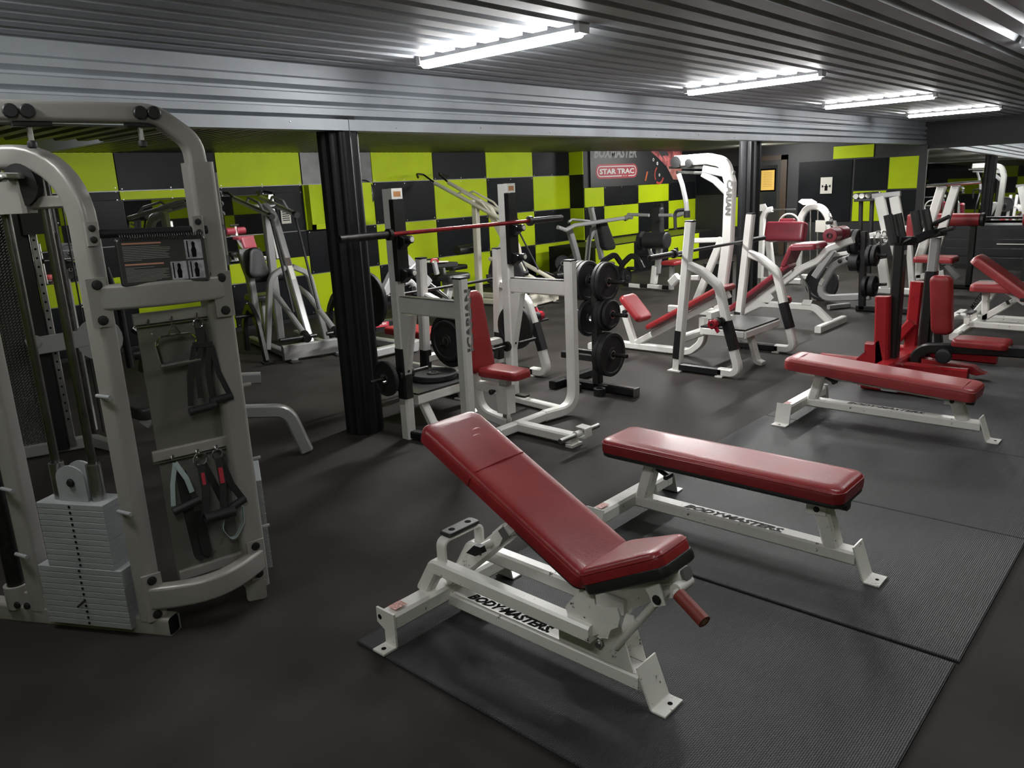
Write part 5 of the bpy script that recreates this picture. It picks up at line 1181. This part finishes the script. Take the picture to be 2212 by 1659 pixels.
# leaning white rack with chrome bar
t = thing('leaning_bar_rack', 'pair of leaning white posts holding a chrome bar before the far mirror', 'bar rack', (11.9,2.8,0))
for (a, c) in (((11.900,2.926,1.453),(11.900,3.139,0.474)),((11.900,2.754,1.459),(11.900,2.942,0.573))):
    b = B(); b.bar(a, c, .09, .11, side=X_); part('post', b, WHITE, t)
b = B(); b.bar((11.900,3.179,0.215), (11.900,2.804,0.294), .09, .08, side=Z_); b.bar((11.900,3.141,0.506), (11.900,3.119,0.217), .08, .08, side=X_); b.bar((11.900,2.942,0.573), (11.900,2.888,0.259), .08, .08, side=X_); part('base', b, WHITE, t)
b = B(); b.cyl((11.800,3.089,1.462), (11.800,2.445,1.492), .022, 10); part('chrome_bar', b, CHROME, t)
for (px, X0, lab, i) in ((2050,12.5,'red arm roll of the bench before the dumbbell rack, left one',0),(2240,12.5,'red arm roll cut by the right edge of the photo',1)):
    t = thing('preacher_bench', lab.replace('red arm roll of the bench','preacher bench with red roll pad'), 'bench', (X0, 2.6-1.2*i, 0), 'preacher benches')
    y1 = (3.26, 2.055)[i]
    b = B(); b.lathe((X0, y1, .975), (0,-1,0), [(.05,0),(.085,.01),(.09,.05),(.09,.66),(.085,.70),(.05,.71)], 18); part('roll_pad', b, RED, t)
    b = B(); b.lathe((X0, y1-.71, .975), (0,-1,0), [(.08,0),(.095,.005),(.095,.04),(.06,.05)], 16); part('roll_end', b, BLACKPL, t)
    b = B(); b.bar((X0+.05,y1-.62,.03),(X0+.05,y1-.62,.93),.07,.08,side=X_); b.bar((X0+.05,y1-.08,.03),(X0+.05,y1-.08,.93),.07,.08,side=X_); b.bar((X0+.05,y1,.04),(X0+.05,y1-.70,.04),.07,.07,side=Z_); part('stand', b, BLACK, t)
# slatted rack under the mirror
t = thing('slatted_rack', 'long dark rack with level slats under the far mirror', 'rack', (15.2,2.0,0))
for k in range(4):
    z = .10+.15*k
    b = B(); b.box(14.92,14.96,-1.2,4.2,z,z+.11); part('slat', b, BLACK, t)
b = B(); b.box(14.90,15.5,-1.2,4.2,.70,.74); part('top_board', b, BLACK, t)
for y in (-1.1, .6, 2.3, 4.05):
    b = B(); b.box(14.96,15.04,y,y+.08,0,.70); b.box(15.40,15.48,y,y+.08,.0,.70); part('stand', b, BLACK, t)
b = B(); b.box(14.905,14.918,2.36,2.78,.43,.445); part('edge_label', b, PAPER, t)
ORD = ['first','second','third','fourth','fifth','sixth','seventh','eighth','ninth']
def dumbbell(p, ax, R, L, m, lab, grp):
    p, ax = vv(p), vv(ax).normalized(); t = thing('dumbbell', lab, 'dumbbell', tuple(p), grp)
    b = B(); b.cyl(p-ax*L*.3, p+ax*L*.3, .015, 10); part('handle', b, CHROME, t)
    for s in (-1, 1): 
        b = B(); b.lathe(p+ax*s*L*.18, ax*s, [(.01,0),(R,.006),(R,L*.28),(R*.8,L*.32),(.01,L*.32)], 12); part('head', b, m, t)
t = thing('dumbbell_stand', 'slim black stand with chrome dumbbells on top before the lime panel', 'dumbbell rack', (14.0,4.2,0))
b = B(); b.bar((14.000,4.741,1.216), (14.000,4.369,1.230), .25, .04, side=X_); part('tray', b, BLACK, t)
b = B(); b.bar((14.000,4.664,1.199), (14.0,4.62,.0), .06, .06, side=X_); b.bar((14.000,4.485,1.203), (14.0,4.46,.0), .06, .06, side=X_); part('leg', b, BLACK, t)
for i, p in enumerate(((14.000,4.722,1.288),(14.000,4.625,1.293),(14.000,4.521,1.298),(14.000,4.425,1.303))):
    dumbbell(p, (1,0,0), .055, .22, CHROME, ORD[i]+' small chrome dumbbell from the left on the slim black stand', 'chrome dumbbells on the slim stand')

# ------------------------------------------------------------------ red and black calf machine
t = thing('calf_machine', 'red framed machine with black posts, arm cradles and red seat behind the far flat bench', 'weight machine', (7.2,1.95,0))
b = B(); b.bar((7.05,2.62,.06),(7.05,1.42,.06),.09,.09,side=Z_); b.bar((7.75,2.45,.06),(7.75,1.35,.06),.09,.09,side=Z_); part('base_rail', b, REDP, t)
b = B(); b.bar((6.30,1.99,.10),(7.6,1.95,.10),.10,.13,side=Z_); part('cross_beam', b, REDP, t)
b = B(); b.bar((6.900,2.043,0.087), (6.900,2.071,0.681), .10, .11, side=X_); b.bar((7.600,2.013,-0.006), (7.600,1.997,0.725), .10, .11, side=X_); part('stub_post', b, REDP, t)
b = B(); b.prism([(6.850,2.068,0.315),(6.850,2.239,0.136),(6.850,2.235,0.074),(6.850,2.017,0.100)], (.09,0,0)); b.bar((7.550,2.113,0.209), (7.550,1.999,0.368), .09, .09, side=X_); part('gusset', b, REDP, t)
b = B(); b.bar((7.000,1.991,0.094), (7.000,1.996,1.095), .11, .085, side=X_); part('sleeve', b, BLACK, t)
b = B(); b.bar((7.000,2.004,0.749), (7.000,1.986,1.057), .09, .07, side=X_); part('inner_post', b, SILVER, t)
b = B(); b.bar((7.500,1.874,0.008), (7.500,1.867,0.835), .11, .09, side=X_); part('sleeve', b, BLACK, t)
b = B(); b.bar((7.500,1.866,0.775), (7.500,1.857,1.125), .09, .075, side=X_); part('inner_post', b, SILVER, t)
for (a, c) in (((7.000,1.989,0.594),(7.000,2.000,0.113)),((7.500,1.883,0.571),(7.500,1.891,0.027))):
    b = B(); b.cyl(a, c, .02, 12); part('slide_rod', b, CHROME, t)
b = B(); b.sweep([(7.000,2.016,1.132), (7.150,1.933,1.121), (7.300,1.887,1.156), (7.500,1.796,1.172)], .05, .07, side=X_, r=.05); part('yoke', b, BLACK, t)
for (a, c, X0) in ((1920,464,7.0),(1942,462,7.0),(1978,455,7.3),(2000,452,7.3)):
    pass
for (a, c) in (((7.000,2.110,1.343),(7.000,2.051,1.113)),((7.100,2.068,1.345),(7.100,2.008,1.117)),((7.300,1.989,1.359),(7.300,1.944,1.155)),((7.400,1.937,1.365),(7.400,1.876,1.148))):
    b = B(); b.cyl(a, c, .036, 14); part('shoulder_roll', b, BVINYL, t)
b = B(); b.sweep([(7.000,2.065,1.101), (7.050,2.011,1.105), (7.100,1.966,1.132)], .10, .02, side=X_, r=.05); b.sweep([(7.400,1.884,1.156), (7.400,1.840,1.141), (7.400,1.789,1.172)], .10, .02, side=X_, r=.05); part('cradle_plate', b, BLACK, t)
b = B(); b.cyl((7.400,1.876,1.233), (7.300,1.723,1.307), .018, 10); b.cyl((7.400,1.807,1.172), (7.300,1.675,1.217), .016, 10); part('hand_grip', b, BLACKPL, t)
b = B(); b.pad((7.350,1.697,0.323), (0,-1,0), V((7.350,1.740,0.758))-V((7.350,1.697,0.323)), (-1,0,.05), rrect(-.075,.085,0,.50,.05,5), .12, .035, .005); part('back_pad', b, RED, t)
b = B(); b.bar((7.450,1.730,0.056), (7.450,1.808,0.663), .07, .06, side=X_); part('pad_post', b, BLACK, t)
b = B(); b.pad((7.050,1.562,0.282), (0,-1,0), (1,0,0), (0,0,1), rrect(0,.40,-.05,.22,.05,5), .062, .02, .004); part('seat_pad', b, RED, t)
b = B(); b.sweep([(7.150,1.850,0.060), (7.150,1.843,0.162), (7.150,1.775,0.222), (7.150,1.565,0.244), (7.150,0.983,0.267)], .085, .09, side=X_, r=.12, n=6); part('seat_beam', b, BLACK, t)
b = B(); b.lathe((7.050,1.603,0.196), (-1,0,0), [(.05,0),(.06,.01),(.06,.06),(.04,.07)], 16); part('pivot', b, BLACKPL, t)
b = B(); b.prism([(7.100,1.791,0.137),(7.100,1.407,0.115),(7.100,1.343,0.068),(7.100,1.303,0.065),(7.100,1.367,0.042),(7.100,1.469,0.056),(7.100,1.784,0.037)], (.10,0,0)); part('foot_plate', b, REDP, t)
b = B(); b.bar((6.36,2.02,.065), (6.36,1.30,.065), .09, .09, side=Z_); part('front_foot', b, REDP, t)
b = B(); b.box(6.30,6.44,1.50,1.62,.03,.12); b.box(6.30,6.44,1.74,1.86,.03,.12); part('foot_cap', b, SILVER, t)

# incline bench cut by the right edge
t = thing('incline_bench', 'red incline bench with white frame cut by the right edge of the photo', 'bench', (8.6,1.6,0))
C8 = 8.55
d = V((8.400,1.309,0.559))-V((8.400,1.774,0.902)); dn = d.normalized(); L8 = 1.15
p0 = V((8.400,1.781,0.850)); b = B(); b.pad((C8, p0.y, p0.z-.03), X_, dn, X_.cross(dn) if X_.cross(dn).z > 0 else -X_.cross(dn), rrect(-.15,.15,0,L8,.05,5), .085, .025, .004); part('back_pad', b, REDL, t)
b = B(); b.pad((8.550,1.642,0.540), X_, (0,-1,0), Z_, rrect(-.14,.14,-.12,.28,.05,5), .075, .025, .004); part('seat_pad', b, REDL, t)
b = B(); b.bar((8.550,1.641,0.531), (8.550,1.625,0.263), .06, .06, side=X_); part('seat_post', b, CHIP, t)
b = B(); b.sweep([(8.450,1.852,0.106), (8.450,1.730,0.226), (8.450,1.112,0.225)], .055, .06, side=X_, r=.03); part('rail', b, CHIP, t)
b = B(); b.sweep([(8.700,1.857,0.100), (8.700,1.743,0.203), (8.700,1.148,0.211)], .055, .06, side=X_, r=.03); part('rail', b, CHIP, t)
b = B(); b.bar((8.550,1.712,0.220), (8.550,1.441,0.432), .06, .065, side=X_); b.bar((8.550,1.448,0.427), (8.550,1.320,0.522), .045, .05, side=X_); part('mast', b, CHIP, t)
b = B(); b.bar((8.500,1.563,0.620), (8.500,1.304,0.448), .05, .05, side=X_); part('pad_carrier', b, CHIP, t)
b = B(); b.sweep([(8.400,1.748,0.232), (8.400,1.748,0.331), (8.600,1.732,0.321), (8.600,1.719,0.226)], .05, .012, side=Y_, r=.02); part('support_hoop', b, CHIP, t)
b = B(); b.pad((8.450,1.727,0.330), X_, (0,-1,0), Z_, rrect(-.09,.09,-.03,.03,.012,3), .02, .005, 0); part('rubber_stop', b, BLACKPL, t)
b = B(); b.bar((8.200,1.804,0.139), (8.900,1.841,0.121), .07, .08, side=Z_); part('cross_beam', b, CHIP, t)
part('bolt', bolts([(8.380,1.314,0.494)], (-1,0,0), .016, .012), BLACKPL, t)
b = B(); b.prism([(8.500,1.465,0.460),(8.500,1.443,0.470),(8.500,1.421,0.432),(8.500,1.443,0.426)], (-.02,0,0)); part('selector_knob', b, BLACKPL, t)
t = thing('flat_bench', 'white framed bench standing behind the incline bench at the right edge', 'bench', (9.6,1.4,0))
b = B(); b.bar((9.6,2.1,.10),(9.6,.9,.10),.07,.09,side=Z_); part('main_beam', b, CHIP, t)
b = B(); b.bar((9.3,2.1,.10),(9.9,2.1,.10),.07,.09,side=Z_); part('cross_beam', b, CHIP, t)
b = B(); b.bar((9.6,1.95,.1),(9.6,1.75,.42),.07,.07,side=X_); b.bar((9.6,1.0,.1),(9.6,1.1,.42),.07,.07,side=X_); part('post', b, CHIP, t)
text('lettering', 'MASTERS', INK, t, (9.56,1.94,.19), (0,-.52,.85), (0,.85,.52), .05, .22, shear=.3, bold=.01)
b = B(); b.pad((9.6,1.95,.42), X_, -Y_, Z_, rrect(-.15,.15,0,1.1,.05,5), .075, .025, .004); part('pad', b, BVINYL, t)

# ------------------------------------------------------------------ things on the walls
t = thing('logo_banner', 'dark sports banner with white and red lettering on the far checkered wall', 'banner', (14.6,9.30,1.63))
b = B(); b.box(12.68,16.78,9.315,9.333,1.62,2.42); board = part('board', b, DARKPR, t)
YF = 9.3145
text('lettering', 'BOXMASTER', mat('grey_print',(.30,.30,.29),.5), t, (12.80,YF,2.17), X_, Z_, .21, 1.50, shear=.22, bold=.035)
def capsule(x0, x1, z0, z1, yy, m, nm, inner=None):
    r = (z1-z0)/2; pts = []
    for cx_, a0 in ((x1-r, -90), (x0+r, 90)):
        for k in range(11):
            g = math.radians(a0+18*k); pts.append((cx_+r*math.cos(g), (z0+z1)/2+r*math.sin(g)))
    bb = B(); bb.prism([(x, yy, z) for x, z in pts], (0,.0012,0)); return part(nm, bb, m, t)
capsule(12.85,14.32,1.775,2.055,YF-.0015,REDINK,'logo_field')
capsule(12.895,14.275,1.81,2.02,YF-.003,WINK,'logo_line'); capsule(12.917,14.253,1.83,2.0,YF-.0045,REDINK,'logo_inner')
text('lettering', 'STAR TRAC', WINK, t, (12.97,YF-.005,1.862), X_, Z_, .105, 1.22, shear=.0, bold=.04)
b = B(); b.box(13.74,13.97,YF-.0062,YF-.006,1.806,1.834); part('logo_gap', b, REDINK, t)
b = B()
for k in range(3): b.lathe((13.79+.055*k,YF-.0065,1.82),(0,-1,0),[(.012,0),(.012,.0004)],10)
part('logo_dot', b, WINK, t)
def blob(pts, m, nm, yy=YF-.001):
    bb = B(); bb.prism([(x, yy, z) for x, z in pts], (0,.0008,0)); part(nm, bb, m, t)
def arc(cx_, cz, r0, r1, a0, a1, m, nm, yy):
    o = [(cx_+r1*math.cos(math.radians(a0+(a1-a0)*k/12)), cz+r1*math.sin(math.radians(a0+(a1-a0)*k/12))) for k in range(13)]
    i = [(cx_+r0*math.cos(math.radians(a0+(a1-a0)*k/12)), cz+r0*math.sin(math.radians(a0+(a1-a0)*k/12))) for k in range(13)]
    bb = B(); n = 13; bb.add([(x,yy,z) for x,z in o]+[(x,yy,z) for x,z in i], [(k,k+1,n+k+1,n+k) for k in range(12)]); part(nm, bb, m, t)
blob([(14.61,2.40),(15.14,2.16),(15.40,2.02),(15.71,1.88),(16.13,1.90),(16.13,2.40)], PINK, 'print_shape')
blob([(15.48,1.98),(15.76,1.70),(16.10,1.68),(16.13,1.98)], mat('rose_print',(.55,.22,.19),.5,var=.3,vscale=5), 'print_shape', YF-.002)
blob([(15.09,2.33),(15.37,2.12),(15.56,2.22),(15.42,2.36)], mat('charcoal_print',(.06,.06,.065),.5), 'print_shape', YF-.003)
blob([(15.31,2.2),(15.45,2.05),(15.56,2.08),(15.48,2.22)], PINK, 'print_shape', YF-.004)
arc(15.17,1.81,.155,.19,120,215,mat('red_print',(.5,.07,.05),.5),'print_ring',YF-.002); arc(15.17,1.81,.155,.20,235,340,MATS['red_print'],'print_ring',YF-.002)
blob([(14.60,1.70),(14.65,1.70),(14.73,1.88),(14.68,1.89)], ORANGE, 'print_stroke', YF-.002)
for (x, z, r) in ((14.94,2.127,.034),(15.10,2.05,.036),(15.18,1.807,.032),(15.62,1.90,.024)):
    b = B(); b.lathe((x,YF-.003,z),(0,-1,0),[(r,0),(r,.0006)],14); d_ = part('print_dot', b, WINK, t)
    b = B(); b.lathe((x,YF-.0042,z),(0,-1,0),[(r*.45,0),(r*.45,.0004)],10); part('print_dot_core', b, INK, t)
# clock
t = thing('wall_clock', 'round black wall clock with white numerals beside the fluted column', 'clock', (7.52,9.6,1.52))
cx_, cz = 7.44, 1.715
b = B(); b.lathe((cx_,9.66,cz),(0,-1,0),[(.19,0),(.20,.005),(.20,.035),(.185,.04),(.18,.03)],36); part('case', b, BLACKPL, t)
b = B(); b.lathe((cx_,9.628,cz),(0,-1,0),[(.178,0),(.178,.001)],36); part('dial', b, mat('dial_black',(.02,.02,.021),.3), t)
for h in range(12):
    g = math.radians(90-30*h-30)
    text('lettering', str(h+1), WINK, t, (cx_+.145*math.cos(g), 9.6265, cz+.145*math.sin(g)-.013), X_, Z_, .026, align='CENTER')
b = B()
for h in range(60):
    g = math.radians(6*h); b.bar((cx_+.165*math.cos(g),9.6265,cz+.165*math.sin(g)),(cx_+.174*math.cos(g),9.6265,cz+.174*math.sin(g)),.003,.0006,side=(0,1,0))
part('print', b, WINK, t)
b = B(); b.bar((cx_-.01,9.625,cz),(cx_+.005,9.625,cz+.15),.008,.001,side=(0,1,0)); part('minute_hand', b, WINK, t)
b = B(); b.bar((cx_+.01,9.6245,cz),(cx_-.09,9.6245,cz-.012),.010,.001,side=(0,1,0)); part('hour_hand', b, WINK, t)
# notices
def notice(y0, y1, z0, z1, m, lab, frame=None):
    t = thing('notice', lab, 'notice', (XE-.03, (y0+y1)/2, z0), 'notices on the far wall')
    if frame: b = B(); b.box(XE-.034,XE-.021,y0-.03,y1+.03,z0-.03,z1+.03); part('frame', b, frame, t)
    b = B(); b.box(XE-.040,XE-.0345,y0,y1,z0,z1); sh = part('sheet', b, m, t)
    return t
n1 = notice(7.42,7.72,1.38,1.80,YPAPER,'yellow framed notice on the brown door frame at the far wall', ORANGE)
b = B()
for k in range(9): b.box(XE-.0415,XE-.041,7.47,7.67,1.74-.035*k,1.746-.035*k)
part('print', b, mat('brown_ink',(.3,.15,.04),.6), n1)
n2 = notice(6.18,6.42,1.27,1.60,PAPER,'white notice with a small barbell figure on the dark far wall')
b = B(); b.box(XE-.0415,XE-.041,6.22,6.38,1.415,1.425); b.box(XE-.0415,XE-.041,6.27,6.33,1.33,1.42); b.box(XE-.0415,XE-.041,6.285,6.315,1.425,1.46); b.box(XE-.0415,XE-.041,6.21,6.235,1.395,1.445); b.box(XE-.0415,XE-.041,6.365,6.39,1.395,1.445); part('print', b, INK, n2)
t = thing('notice', 'small white rules sheet on the black panel behind the silver pulldown', 'notice', (6.2,9.66,1.4), 'notices on the back wall')
b = B(); b.box(6.02,6.17,9.665,9.672,1.36,1.56); part('sheet', b, PAPER, t)
b = B()
for k in range(5): b.box(6.04,6.15,9.664,9.6645,1.51-.028*k,1.522-.028*k)
part('print', b, INK, t)
